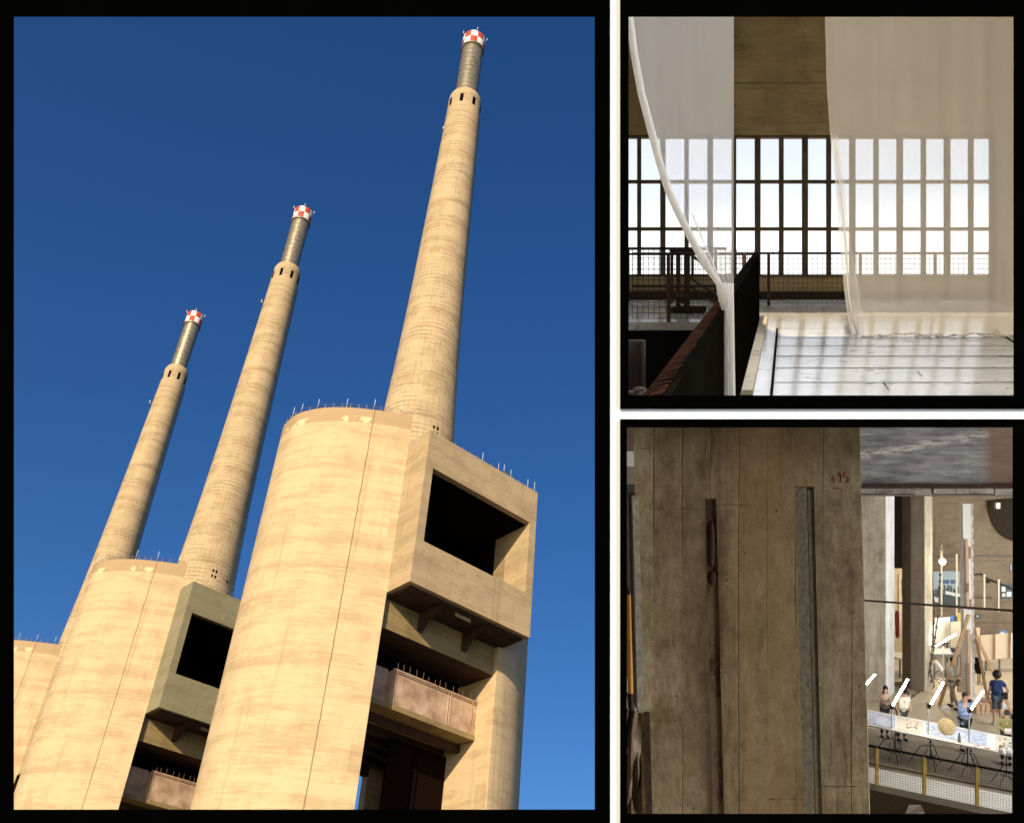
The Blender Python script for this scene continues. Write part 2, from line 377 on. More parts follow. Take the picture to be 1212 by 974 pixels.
def chimney(k, du, dr, label):
    dz = (-5.0, -2.8, -2.3)[k]
    root = empty('chimney', mat=LF @ Matrix.Translation(Vector(sk(10.30 + du, 19.78 + k * S + dr, dz))), label=label, cat='chimney', group='tall concrete chimneys of the power station')
    prof = [(10.3, -2)]
    def rad(v):
        pts = [(-12, 10.6), (0, 9.65), (16.3, 8.47), (40, 7.3), (65, 6.45), (100, 5.55), (136, 4.76)]
        for (a, ra), (b_, rb) in zip(pts[:-1], pts[1:]):
            if v <= b_: return ra + (rb - ra) * (v - a) / (b_ - a)
        return 4.76
    prof = [(rad(v), v) for v in range(-2, 137, 4)] + [(4.78, 137.0), (4.70, 139.6), (4.2, 140.9)]
    MB().lathe(prof, 64).build('shaft', M_chim, root, True)
    for i in range(8):
        t = 2 * PI * i / 8 - 1.62
        d = Vector((math.cos(t), math.sin(t), 0)); s_ = Vector((-d.y, d.x, 0)); c0 = d * 4.72
        w = MB(); a = [c0 - s_ * .5 - d * .6, c0 + s_ * .5 - d * .6, c0 + s_ * .5 + d * .1, c0 - s_ * .5 + d * .1]
        w.hexa([(p.x, p.y, 133.4) for p in a], [(p.x, p.y, 136.9) for p in a]); w.build('vent_slot', M_dark, root)
    fp = []
    v = 140.85
    while v < 164.6:
        fp += [(3.22, v), (3.22, v + 1.9), (3.29, v + 1.92), (3.29, v + 2.05)]; v += 2.08
    MB().lathe(fp, 48).build('flue', M_flue, root, True)
    n = 40
    cap = MB().lathe([(3.52, 165.2), (3.5, 168.1), (3.45, 171.0), (2.9, 171.02), (2.9, 168)], n, mi=lambda j, i: ((i // 4 + j) % 2) if j < 2 else 1, cap=False)
    cap.build('checkered_cap', [M_red, M_white], root, True)
    MB().lathe([(3.3, 164.4), (3.62, 164.5), (3.62, 165.15), (3.3, 165.2)], 48).build('cap_ring', M_flue, root, True)
    for i in range(5):
        t = 2 * PI * i / 5 + .5; x, y = math.cos(t), math.sin(t)
        l = MB(); l.tube((3.4 * x, 3.4 * y, 170.6), (4.0 * x, 4.0 * y, 170.9), .06, 5).tube((4.0 * x, 4.0 * y, 170.7), (4.0 * x, 4.0 * y, 171.8), .13, 6)
        l.build('warning_lamp', M_pale, root)
    for t in (-3.0, -.1):
        x, y = math.cos(t), math.sin(t); l = MB(); l.tube((5.0 * x, 5.0 * y, 120), (6.7 * x, 6.7 * y, 120), .07, 5).tube((6.7 * x, 6.7 * y, 119.9), (6.7 * x, 6.7 * y, 121), .14, 6); l.build('bracket_lamp', M_pale, root)
    ld = MB(); t = -.28; x, y = math.cos(t), math.sin(t)
    for a in range(2, 134, 2):
        ld.box((rad(a) * x + .03, rad(a) * y - .35, a), (rad(a) * x + .3, rad(a) * y + .35, a + .12))
        ld.tube(((rad(a) + .25) * x, (rad(a) + .25) * y - .3, a), ((rad(a + 2) + .25) * x, (rad(a + 2) + .25) * y - .3, a + 2), .07, 4)
        ld.tube(((rad(a) + .25) * x, (rad(a) + .25) * y + .3, a), ((rad(a + 2) + .25) * x, (rad(a + 2) + .25) * y + .3, a + 2), .07, 4)
    ld.build('ladder', M_steel, root)
    for (t, v) in ((-1.75, 16.2), (-1.64, 16.2), (-1.75, 14.6), (-1.64, 14.6), (-1.15, 15)):
        r_ = rad(v); x, y = math.cos(t), math.sin(t)
        MB().box((r_ * x - .2, r_ * y - .12, v - .4), (r_ * x + .2, r_ * y + .4, v + .4)).build('port', M_dark, root)
    return root
chimney(0, 0, 0, 'tallest looking chimney, rising behind the nearest silo, red and white checkered top')
chimney(1, 2.87, 6.92, 'middle chimney of the three with checkered tip, standing over the middle block')
chimney(2, 2.92, -3.88, 'smallest looking chimney, farthest left of the three, checkered tip')
# station ground, out of frame below
M_ground = plain('dark_scrub', (.07, .07, .045), .95, 0, .2, .05, .1)
gm = MB().add([(-1500, -60, 0), (1500, -60, 0), (1500, 3000, 0), (-1500, 3000, 0)], [(0, 1, 2, 3)])
go = gm.build('ground', M_ground); go.matrix_world = LF @ Matrix.Translation(Vector((0, 0, BASE - .1))); struct(go)

# ================================================================== THE WALL WITH ITS THREE OPENINGS
YW = 3.5
M_wall = plain('white_gallery_paint', (.80, .86, .95), .9, 0, .01, 4, 0, .1)
M_black = diffuse('matt_black_frame', (.0008, .0008, .0008))
def holes_wall(y0, y1, rects, ext, mat, name):
    x0, x1, z0, z1 = ext
    xs = sorted({x0, x1, *[r[0] for r in rects], *[r[1] for r in rects]}); zs = sorted({z0, z1, *[r[2] for r in rects], *[r[3] for r in rects]})
    m = MB()
    for a, b in zip(xs[:-1], xs[1:]):
        for c, d in zip(zs[:-1], zs[1:]):
            mx, mz = (a + b) / 2, (c + d) / 2
            if any(r[0] < mx < r[1] and r[2] < mz < r[3] for r in rects): continue
            m.box((a, y0, c), (b, y1, d))
    return struct(m.build(name, mat))
def rc(a, b, c, d, Y): return (X(a, Y), X(b, Y), Z(d, Y), Z(c, Y))
holes_wall(YW + .004, YW + .03, [rc(8, 711, 10, 968, YW), rc(740, 1206, 12, 475, YW), rc(739, 1206, 502, 968, YW)], (-3.2, 3.2, HC - 2.4, HC + 2.6), M_wall, 'wall')
for (o, i, lb) in (((-30, 722, -30, 1004), (16, 704, 20, 958), 'large tall black frame round the view of the chimneys'),
                   ((734, 1242, -30, 484), (744, 1200, 20, 468), 'upper right black frame round the room with sheer curtains'),
                   ((734, 1242, 496, 1004), (742, 1199, 506, 963), 'lower right black frame round the concrete pillar and workshop hall')):
    a = rc(*o, YW); b = rc(*i, YW); c = rc(*i, YW + .035)
    y0, y1 = YW - .002, YW + .035
    fr = empty('window_frame', (a[0], YW, a[2]), lb, 'frame', 'black frames on the white wall'); fl = (a[0], YW, a[2])
    def fb(x0, x1, z0, z1, nm): MB().box((x0, y0, z0), (x1, YW + .003, z1)).build(nm, M_black, fr, base=fl)
    fb(a[0], b[0], a[2], a[3], 'stile'); fb(b[1], a[1], a[2], a[3], 'stile'); fb(b[0], b[1], b[3], a[3], 'head_rail'); fb(b[0], b[1], a[2], b[2], 'bottom_rail')

# ================================================================== ROOM WITH SHEER CURTAINS (upper right)
def FZ(Y): return HC - 1.7 + .2 * Y                 # raked floor
def FR(px, py):                                     # point on that floor seen at a pixel
    Y = 2040.0 / (py - 247.0); return Vector((X(px, Y), Y, FZ(Y)))
def board_concrete(name, c0, c1, horiz=True, rust=0, rough=.9, sc=1.0, drip=True):
    m, n, b = mat_new(name); k = NT(n); t = k.node('ShaderNodeTexCoord').outputs['Object']
    sp = k.node('ShaderNodeSeparateXYZ'); k.link(t, sp.inputs[0])
    gr = k.noise(t, 1, 7, ((1.6, 1.6, 9) if horiz else (7, 7, 1.1)), .65); cl = k.noise(t, 1.1 * sc, 9, None, .72); fi = k.noise(t, 22 * sc, 6)
    f = k.math('ADD', k.math('MULTIPLY', gr, .3), k.math('MULTIPLY', cl, .7))
    col = k.ramp(f, [(.34, tuple(a * .6 for a in c1)), (.42, c1), (.5, tuple((a + q) / 2 for a, q in zip(c0, c1))), (.62, c0), (.75, tuple(min(1, a * 1.2) for a in c0))])
    lk = k.smooth(k.noise(t, 1, 6, (3.5, 3.5, .22), .7), .57, .72); col = k.mix(k.math('MULTIPLY', lk, .5), col, tuple(a * .45 for a in c1))
    sp2 = k.smooth(k.noise(t, 4.5 * sc, 8, None, .75), .62, .70); col = k.mix(k.math('MULTIPLY', sp2, .4), col, tuple(min(1, a * 1.45) for a in c0))
    ax = sp.outputs[2] if horiz else sp.outputs[0]
    w = k.math('ABSOLUTE', k.math('SUBTRACT', k.math('FRACT', k.math('MULTIPLY', ax, 3.1 * sc)), .5))
    seam = k.math('MULTIPLY', k.smooth(w, .465, .5), k.smooth(k.noise(t, .9, 3), .42, .58))
    col = k.mix(k.math('MULTIPLY', seam, .55), col, tuple(a * .35 for a in c1))
    if rust:
        col = k.mix(k.math('MULTIPLY', k.smooth(k.noise(t, 1, 5, (2.2, 2.2, .25)), .54, .74), rust), col, (.09, .032, .01))
    pit = k.smooth(fi, .66, .74); col = k.mix(k.math('MULTIPLY', pit, .6), col, tuple(a * .35 for a in c1))
    k.link(col, b.inputs['Base Color']); b.inputs['Roughness'].default_value = rough; b.inputs['Specular IOR Level'].default_value = .25
    bp = k.node('ShaderNodeBump'); bp.inputs['Strength'].default_value = .45; bp.inputs['Distance'].default_value = .02
    k.link(k.math('SUBTRACT', k.math('ADD', gr, fi), seam), bp.inputs['Height']); k.link(bp.outputs[0], b.inputs['Normal'])
    return m
M_rwall = board_concrete('ochre_board_concrete', (.46, .38, .22), (.32, .26, .15))
M_rside = board_concrete('pale_side_wall', (.50, .45, .36), (.38, .33, .25))
M_iron = plain('black_iron', (.018, .014, .012), .6, .3, .3, 8, .1)
M_rustiron = plain('rusty_iron', (.06, .03, .018), .75, .3, .4, 9, .2)
def floor_mat():
    m, n, b = mat_new('worn_polished_slabs'); k = NT(n); t = k.node('ShaderNodeTexCoord').outputs['Object']
    a = k.noise(t, .9, 7); s = k.noise(t, 1, 8, (5, 9, 9), .75); f = k.noise(t, 14, 6)
    col = k.ramp(a, [(.3, (.42, .41, .39)), (.55, (.52, .51, .49)), (.75, (.60, .59, .57))])
    st = k.math('MULTIPLY', k.smooth(s, .54, .60), k.smooth(k.noise(t, 2.5, 5), .50, .62))
    col = k.mix(k.math('MULTIPLY', st, .9), col, (.10, .085, .06))
    k.link(col, b.inputs['Base Color'])
    k.link(k.math('ADD', k.math('MULTIPLY', f, .08), .085), b.inputs['Roughness']); k.link(k.math('SUBTRACT', .5, k.math('MULTIPLY', st, .45)), b.inputs['Specular IOR Level'])
    b.inputs['IOR'].default_value = 2.1
    bp = k.node('ShaderNodeBump'); bp.inputs['Strength'].default_value = .06; bp.inputs['Distance'].default_value = .01
    k.link(k.math('ADD', a, k.math('MULTIPLY', s, .4)), bp.inputs['Height']); k.link(bp.outputs[0], b.inputs['Normal'])
    return m
M_rfloor = floor_mat()
LX = lambda Y: X(724, Y)                             # the oblique party wall between the views
YB = 19.0
def slab(name, pts, mat, th=.12):
    m = MB(); n = len(pts)
    m.add(list(pts) + [(p[0], p[1], p[2] - th) for p in pts], [tuple(range(n)), tuple(range(n, 2 * n))[::-1]] + [(i, (i + 1) % n, n + (i + 1) % n, n + i) for i in range(n)])
    return struct(m.build(name, mat))
# parapet line on the floor: from (869,468) to (895,378)
pf = FR(895, 378); pn = FR(869, 468); pd = (pf - pn) / (pf.y - pn.y)
def PL(Y): return pn + pd * (Y - pn.y)
e1 = PL(15.2)
slab('floor', [(PL(8.72).x, 8.72, FZ(8.72)), (9.6, 8.72, FZ(8.72)), (11, YB, FZ(YB)), (LX(YB), YB, FZ(YB)), (LX(15.2), 15.2, FZ(15.2)), (e1.x, 15.2, FZ(15.2))], M_rfloor)
# side walls, ceiling with a rooflight added unseen for fill, back wall above and below the window
cz = HC + 9.2
wl = MB().hexa([(LX(3.54), 3.54, HC + .02), (LX(3.54) + .02, 3.54, HC + .02), (LX(YB), YB, HC + .1), (LX(YB) - .08, YB, HC + .1)][:4], [(LX(3.54), 3.54, cz), (LX(3.54) + .02, 3.54, cz), (LX(YB), YB, cz), (LX(YB) - .08, YB, cz)])
struct(wl.build('party_wall', M_rside))
xr = X(1186, YB)
struct(MB().hexa([(X(1186, YB), YB + .2, HC - .2), (X(1186, YB) + 3, YB + .2, HC - .2), (10.6, 3.54, HC - .2), (9.6, 3.54, HC - .2)][::-1], [(X(1186, YB), YB + .2, cz), (X(1186, YB) + 3, YB + .2, cz), (10.6, 3.54, cz), (9.6, 3.54, cz)][::-1]).build('side_wall', M_rside))
cl = MB(); cl.box((.2, 3.54, cz), (11, 8.6, cz + .3)); cl.box((.2, 12.2, cz), (11, YB + .3, cz + .3)); cl.box((.2, 8.6, cz), (1.6, 12.2, cz + .3)); cl.box((8, 8.6, cz), (11, 12.2, cz + .3)); struct(cl.build('ceiling', M_rside))
bw = MB(); bw.box((LX(YB), YB, Z(160, YB)), (xr, YB + .3, Z(99, YB))); bw.box((LX(YB), YB + .02, Z(98, YB)), (xr, YB + .3, cz)); bw.box((LX(YB), YB, HC - .1), (xr, YB + .3, Z(328, YB)))
bw.box((X(1179, YB), YB, Z(328, YB)), (xr + .3, YB + .3, Z(160, YB)))
struct(bw.build('back_wall', M_rwall))
struct(MB().box((LX(YB), YB - .06, FZ(YB) - .01), (xr, YB - .002, FZ(YB) + .14)).build('skirting', M_iron))
# slab between the room and the hall, the drop by the stair well
struct(MB().hexa([(LX(3.54), 3.54, HC - .02), (8, 3.54, HC - .02), (18, YB, HC - .2), (LX(YB), YB, HC - .2)], [(LX(3.54), 3.54, HC + .014), (8, 3.54, HC + .014), (18, YB, HC + .05), (LX(YB), YB, HC + .05)]).build('intermediate_slab', M_beamc))
M_void = diffuse('near_black', (.008, .007, .006))
struct(MB().box((LX(15.2), 15.205, HC + .06), (e1.x, 15.3, FZ(15.2) - .125)).build('stairwell_wall', M_void))  # near-black colour stands in for the unlit stairwell
struct(MB().box((PL(8.7).x, 8.6, HC + .04), (9.6, 8.7, FZ(8.7) - .002)).build('floor_edge', M_beamc))
# joints between the floor slabs
jm = MB()
def jline(a, b, w=.018):
    a = FR(*a); b = FR(*b); d = (b - a).normalized(); s_ = Vector((-d.y, d.x, 0)).normalized() * w
    jm.add([(a - s_) + Vector((0, 0, .005)), (b - s_) + Vector((0, 0, .005)), (b + s_) + Vector((0, 0, .005)), (a + s_) + Vector((0, 0, .005))], [(0, 1, 2, 3)])
for r, ww in ((389, .006), (399.5, .010), (409.4, .012), (421.6, .018), (435.5, .017), (452.5, .014)):
    t = (r - 389) / 79; jline((920 - 7 * t, r), (1206, r), ww)
jline((920, 389), (913, 468), .014); jline((1176, 390), (1204, 408), .016)
for a in ((1045, 452, 1052, 462), (1086, 440, 1091, 446)): jline(a[:2], a[2:], .004)
struct(jm.build('floor_joints', M_void))
# steel window with its panes
YG = YB + .06
win = empty('steel_window', (X(744, YG), YG, Z(327, YG)), 'wide dark steel gridded window, three rows of tall panes against white sky', 'window'); wb = tuple(win.location)
M_winsteel = plain('brown_window_steel', (.10, .075, .045), .6, .2, .3, 5, .1)
xsl = [728.5 + 28.03 * i for i in range(17)]; rows = [162, 215.5, 271.3, 327]
fr = MB()
for i, x in enumerate(xsl):
    if x > 1179: continue
    w = .034 if i % 2 else .045
    fr.box((X(x, YG) - w, YG - .05, Z(327, YG)), (X(x, YG) + w, YG + .05, Z(162, YG)))
for r in rows: fr.box((X(728, YG), YG - .042, Z(r, YG) - .028), (X(1178, YG), YG + .042, Z(r, YG) + .028))
fr.build('frame', M_winsteel, win, base=wb)
def glass_mat():
    m = bpy.data.materials.new('dusty_glass'); m.use_nodes = True; n = m.node_tree; n.nodes.clear(); k = NT(n)
    t = k.node('ShaderNodeTexCoord').outputs['Object']
    tr = k.node('ShaderNodeBsdfTransparent'); tr.inputs[0].default_value = (.97, .98, .98, 1)
    gl = k.node('ShaderNodeBsdfGlossy'); gl.inputs['Roughness'].default_value = .08
    df = k.node('ShaderNodeBsdfTranslucent'); df.inputs[0].default_value = (.8, .8, .78, 1)
    m1 = k.node('ShaderNodeMixShader'); m1.inputs[0].default_value = .05; k.link(tr.outputs[0], m1.inputs[1]); k.link(gl.outputs[0], m1.inputs[2])
    m2 = k.node('ShaderNodeMixShader'); k.link(k.math('MULTIPLY', k.smooth(k.noise(t, 1.2, 3), .5, .9), .06), m2.inputs[0]); k.link(m1.outputs[0], m2.inputs[1]); k.link(df.outputs[0], m2.inputs[2])
    o = k.node('ShaderNodeOutputMaterial'); k.link(m2.outputs[0], o.inputs[0]); return m
M_glass = glass_mat()
for i in range(len(xsl) - 1):
    if xsl[i + 1] > 1180: continue
    for r0, r1 in zip(rows[:-1], rows[1:]):
        MB().box((X(xsl[i], YG) + .03, YG - .003, Z(r1, YG) + .03), (X(xsl[i + 1], YG) - .03, YG + .003, Z(r0, YG) - .03)).build('pane', M_glass, win, base=wb)
# black parapet beside the stairwell
M_parapet = diffuse('blackened_steel_sheet', (.004, .0032, .0025))
pp = MB(); Y0, Y1 = 3.75, pf.y
def pz(Y): return max(FZ(Y), HC + .016 + .0016 * Y)
a, b_ = PL(Y0), PL(Y1); nrm = Vector((-pd.y, pd.x, 0)).normalized() * .05
sta = [Y0 + (Y1 - Y0) * i / 24 for i in range(25)]
for y0, y1 in zip(sta[:-1], sta[1:]):
    p, q = PL(y0), PL(y1)
    def T(y, s): 
        w = PL(y); return (w.x + nrm.x * s, w.y + nrm.y * s)
    if FZ(y1) + 1.0 < pz(y1): continue
    pp.hexa([(*T(y0, 1), pz(y0)), (*T(y0, -1), pz(y0)), (*T(y1, -1), pz(y1)), (*T(y1, 1), pz(y1))], [(*T(y0, 1), FZ(y0) + 1.0), (*T(y0, -1), FZ(y0) + 1.0), (*T(y1, -1), FZ(y1) + 1.0), (*T(y1, 1), FZ(y1) + 1.0)])
pr_ = empty('parapet', PL(Y1), 'black steel sheet parapet slanting away beside the dark stairwell', 'parapet'); pb = tuple(pr_.location)
pp.build('sheet', M_parapet, pr_, base=pb)
cp = MB()
for i in range(150):
    y = Y0 + (9.2 - Y0) * i / 150 + .01; p = PL(y); z = FZ(y) + 1.0
    if y > 9.2: break
    cp.tube((p.x - .05, y, z + .002), (p.x + .03, y + .02, z + .012 + .012 * random.random()), .0035, 4)
cp.build('ribbed_coping', diffuse('burnt_coping', (.03, .014, .009)), pr_, base=pb)
kb = MB().hexa([(*(pn + Vector((.07, 0, 0)))[:2], pn.z + .005), (*(pn + Vector((.17, 0, 0)))[:2], pn.z + .005), (pf.x + .18, pf.y, pf.z + .005), (pf.x + .07, pf.y, pf.z + .005)], [(*(pn + Vector((.07, 0, 0)))[:2], pn.z + .05), (*(pn + Vector((.17, 0, 0)))[:2], pn.z + .05), (pf.x + .18, pf.y, pf.z + .05), (pf.x + .07, pf.y, pf.z + .05)])
kb.build('base_strip', M_rside, pr_, base=pb)
# railings
def railing(name, label, a, b, h, posts, mids, mesh, cell, mat, bar=.022, wire=.0035, rise=0.0, cat='railing', feet=None):
    a = Vector(a); b = Vector(b); root = empty(name, a, label, cat); bs = tuple(a)
    up = Vector((0, 0, h)); d = b - a
    MB().tube(a + up, b + up, bar, 6).build('top_rail', mat[0], root, base=bs)
    for t in mids: MB().tube(a + up * t, b + up * t, bar * .75, 6).build('mid_rail', mat[0], root, base=bs)
    for t in posts:
        p = a + d * t; MB().box((p.x - bar, p.y - bar, p.z), (p.x + bar, p.y + bar, p.z + h)).build('post', mat[1], root, base=bs)
    if mesh:
        m = MB(); n = int(d.length / cell)
        for i in range(n):
            p = a + d * (i / n); m.add([p - d.normalized() * wire + Vector((0, -.01, .05)), p + d.normalized() * wire + Vector((0, -.01, .05)), p + d.normalized() * wire + Vector((0, -.01, h * 1.06 + rise)), p - d.normalized() * wire + Vector((0, -.01, h * 1.06 + rise))], [(0, 1, 2, 3)])
        z = .05
        while z < h + rise:
            w = Vector((0, 0, wire)); m.add([a + Vector((0, -.012, z)) - w, b + Vector((0, -.012, z)) - w, b + Vector((0, -.012, z)) + w, a + Vector((0, -.012, z)) + w], [(0, 1, 2, 3)]); z += cell
        m.build('wire_mesh', mat[2], root, base=bs)
    return root
IR = (M_iron, M_rustiron, M_rustiron)
ya = 15.2
railing('railing', 'rusty mesh railing along the far stairwell edge, left of the hanging curtain', (LX(ya) + .3, ya - .05, FZ(ya)), (e1.x - .05, ya - .05, FZ(ya)), (381 - 301) / FOC * ya, [.30, .93], [.52], True, .082, IR, .024, .0042)
yb = 17.75
railing('railing', 'black mesh railing along the foot of the big window', (X(858, yb), yb, FZ(yb)), (X(1192, yb), yb, FZ(yb)), (361 - 299) / FOC * yb, [.155, .48, .745, .985], [], True, .085, IR, .022, .0036)
railing('railing', 'dark railing with two rails close behind the window at far left', (LX(18.3) + .1, 18.3, FZ(18.3)), (X(860, 18.3), 18.3, FZ(18.3)), .98, [.1, .5, .9], [.9], True, .09, IR, .024, .0036)
# cable pulley frame by the stair
yc = 16.6
st = empty('stair_frame', W(806, 362, yc), 'black iron stair head frame with sloping handrails beyond the stairwell', 'handrail frame'); sb = tuple(st.location)
q = MB(); q.tube(W(793, 297, yc), W(826, 297, yc), .035, 6).tube(W(799, 299, yc), W(830, 299, yc), .03, 6); q.tube(W(814, 299, yc), W(858, 331, yc + .4), .024).tube(W(818, 330, yc), W(852, 352, yc + .4), .02).tube(W(818, 340, yc), W(845, 358, yc), .02)
q.build('handrail', M_iron, st, base=sb)
q = MB(); q.box((X(803, yc) - .03, yc - .03, FZ(yc)), (X(803, yc) + .03, yc + .03, Z(297, yc))); q.box((X(814, yc) - .045, yc + .05, FZ(yc)), (X(814, yc) + .045, yc + .12, Z(297, yc))); q.box((X(820, yc) - .02, yc, Z(330, yc)), (X(820, yc) + .02, yc + .05, Z(297, yc)))
q.build('posts', M_rustiron, st, base=sb)
q = MB(); q.box((X(795, yc), yc - .15, FZ(yc)), (X(834, yc), yc + .25, FZ(yc) + .09)); q.build('plinth', M_iron, st, base=sb)
q = MB(); pts = [W(797, 303, yc), W(794, 312, yc), (W(795, 325, yc)), W(793, 338, yc), W(797, 352, yc), W(808, 356, yc)]; q.path(pts, .012, 5); q.ell(W(807, 354, yc), (.09, .06, .07)); q.build('loose_cable', M_iron, st, base=sb)
# things in the dark stairwell
yd = 5.2
q = MB(); q.box((X(730, yd), yd, HC + .03), (X(763, yd), yd + .5, Z(402, yd))); q.box((X(758, yd), yd - .03, HC + .03), (X(763.5, yd), yd - .001, Z(403, yd)))
tag(q.build('concrete_block', plain('dark_brown_concrete', (.022, .015, .010), .9, 0, .3, 8, .2), None, False, .006, base=(X(745, yd), yd, HC + .03)), 'small dark concrete block at the bottom left of the stairwell', 'block')  # block in one very dark brown tone
# light grey rubble
q = MB()
for i in range(26):
    px = random.uniform(740, 766); y = random.uniform(4.3, 4.9); s_ = random.uniform(.01, .03); z = HC + .03 + s_
    q.ell((X(px, y), y, z + random.random() * .03), (s_ * 1.4, s_, s_ * .8), 6, 4)
tag(q.build('rubble', plain('rubble_grey', (.05, .04, .03), .95, 0, .4, 20, .3), base=(X(750, 4.6), 4.6, HC + .02)), 'low heap of broken grey rubble in the bottom left corner of the stairwell', 'rubble', kind='stuff')

# sheer curtains
def sheer(name, thick):
    m = bpy.data.materials.new(name); m.use_nodes = True; n = m.node_tree; n.nodes.clear(); k = NT(n)
    t = k.node('ShaderNodeTexCoord').outputs['Object']
    tr = k.node('ShaderNodeBsdfTransparent'); df = k.node('ShaderNodeBsdfDiffuse'); tl = k.node('ShaderNodeBsdfTranslucent')
    df.inputs[0].default_value = (.86, .86, .86, 1); tl.inputs[0].default_value = (.86, .86, .86, 1)
    ad = k.node('ShaderNodeMixShader'); ad.inputs[0].default_value = .5; k.link(df.outputs[0], ad.inputs[1]); k.link(tl.outputs[0], ad.inputs[2])
    mx = k.node('ShaderNodeMixShader'); wv = k.noise(t, 1, 3, (5, 5, .2))
    k.link(k.math('ADD', k.math('MULTIPLY', wv, .08), thick - .04), mx.inputs[0]); k.link(tr.outputs[0], mx.inputs[1]); k.link(ad.outputs[0], mx.inputs[2])
    o = k.node('ShaderNodeOutputMaterial'); k.link(mx.outputs[0], o.inputs[0]); return m
M_sheer = sheer('sheer_polyethylene', .40); M_hem = sheer('bunched_sheer', .86); M_fold = sheer('doubled_sheer', .3)
def pl_at(P, row):
    for (x0, y0), (x1, y1) in zip(P[:-1], P[1:]):
        if y0 <= row <= y1: return x0 + (x1 - x0) * (row - y0) / (y1 - y0)
    return P[-1][0] if row > P[-1][1] else P[0][0]
def cloth(lo, hi, r0, r1, Y, amp, nx=40, ny=60, fr_=9, sag=None, seed=0):
    m = MB(); vs = []
    for j in range(ny + 1):
        row = r0 + (r1 - r0) * j / ny; a, b = lo(row), hi(row)
        for i in range(nx + 1):
            s_ = i / nx; px = a + (b - a) * s_
            y = Y + amp * (math.sin(s_ * fr_ * 2.1 + seed) * .6 + math.sin(s_ * fr_ * 4.7 + 1.3 + seed + j * .02) * .3) * (.35 + .65 * j / ny)
            rr = row + (sag(s_) * (j / ny) ** 4 if sag else 0)
            p = W(px, rr, Y); vs.append((p.x, y, p.z))
    fs = [(j * (nx + 1) + i, j * (nx + 1) + i + 1, (j + 1) * (nx + 1) + i + 1, (j + 1) * (nx + 1) + i) for j in range(ny) for i in range(nx)]
    return m.add(vs, fs)
Yc1 = 7.0
EL = [(739, -40), (743, 20), (748, 60), (757, 110), (768, 152), (778, 190), (788, 222), (800, 250), (814, 278), (828, 304), (842, 326), (852, 341), (856, 352), (858, 372), (857, 400), (857, 440), (855, 500)]
ER = [(868.5, -40), (868.5, 330), (868.5, 500)]
c1 = empty('sheer_curtain', W(862, 478, Yc1), 'left sheer white curtain gathered to a thick rolled edge that sweeps down over the parapet', 'curtain', 'sheer curtains hanging in the bright room'); c1b = tuple(c1.location)
cloth(lambda r: pl_at(EL, r), lambda r: pl_at(ER, r), -40, 470, Yc1, .014).build('sheet', M_sheer, c1, True, base=c1b)
q = MB(); rr = [i for i in range(-40, 479, 6)]
pts = [W(pl_at(EL, r) + (2 if r < 340 else 0), r, Yc1 - .03) for r in rr]
for i, (a, b) in enumerate(zip(pts[:-1], pts[1:])): q.tube(a, b + (b - a) * .05, .026 + .007 * math.sin(i * .9) * (rr[i] > 300), 10)
q.build('rolled_edge', M_hem, c1, True, base=c1b)
q = cloth(lambda r: pl_at([(852, 335), (857, 352), (857, 480)], r), lambda r: pl_at([(868, 335), (869.5, 480)], r), 335, 474, Yc1 - .05, .035, 20, 30, 14); q.build('gathered_tail', M_hem, c1, True, base=c1b)
q = MB(); q.path([W(819, 252, Yc1 - .02), W(827, 272, Yc1 - .02), W(836, 293, Yc1 - .02), W(846, 318, Yc1 - .02), W(855, 338, Yc1 - .02)], .005, 5); q.build('crease', M_hem, c1, base=c1b)
Yc2 = 13.5
EL2 = [(974, -40), (976.5, 20), (978.5, 100), (983, 165), (988, 210), (991, 250), (995, 300), (1000, 350), (1005, 385), (1008, 398)]
c2 = empty('sheer_curtain', W(1100, 397, Yc2), 'wide right sheer white curtain veiling the window and just reaching the floor', 'curtain', 'sheer curtains hanging in the bright room'); c2b = tuple(c2.location)
cloth(lambda r: pl_at(EL2, r), lambda r: 1215, -40, 396.5, Yc2, .03, 90, 60, 11, sag=lambda s_: 3 * math.sin(s_ * 9) * math.exp(-s_) - 3 * (s_ > .95)).build('sheet', M_sheer, c2, True, base=c2b)
cloth(lambda r: pl_at([(x + .5, y) for x, y in EL2], r), lambda r: pl_at([(992, 160), (1000, 230), (1008, 300), (1017, 345), (1022, 396)], r), 160, 397, Yc2 - .12, .04, 12, 40, 5).build('folded_edge', M_fold, c2, True, base=c2b)
q = MB(); q.path([W(*p, Yc2 - .2) for p in ((988, 165), (995, 225), (1001, 290), (1004, 345), (1009, 380), (1016, 396))], .012, 5); q.build('crease', M_hem, c2, base=c2b)
q = MB(); last = W(1008, 397, Yc2 - .1)
for i in range(1, 33):
    n_ = W(1008 + i * 6.2, 396.5 + 1.6 * math.sin(i * .45) - 1.2 * math.sin(i * 1.7), Yc2 - .1); q.tube(last, n_, .012 + .006 * math.sin(i * 2.3), 6); last = n_
q.build('hem', M_hem, c2, True, base=c2b)

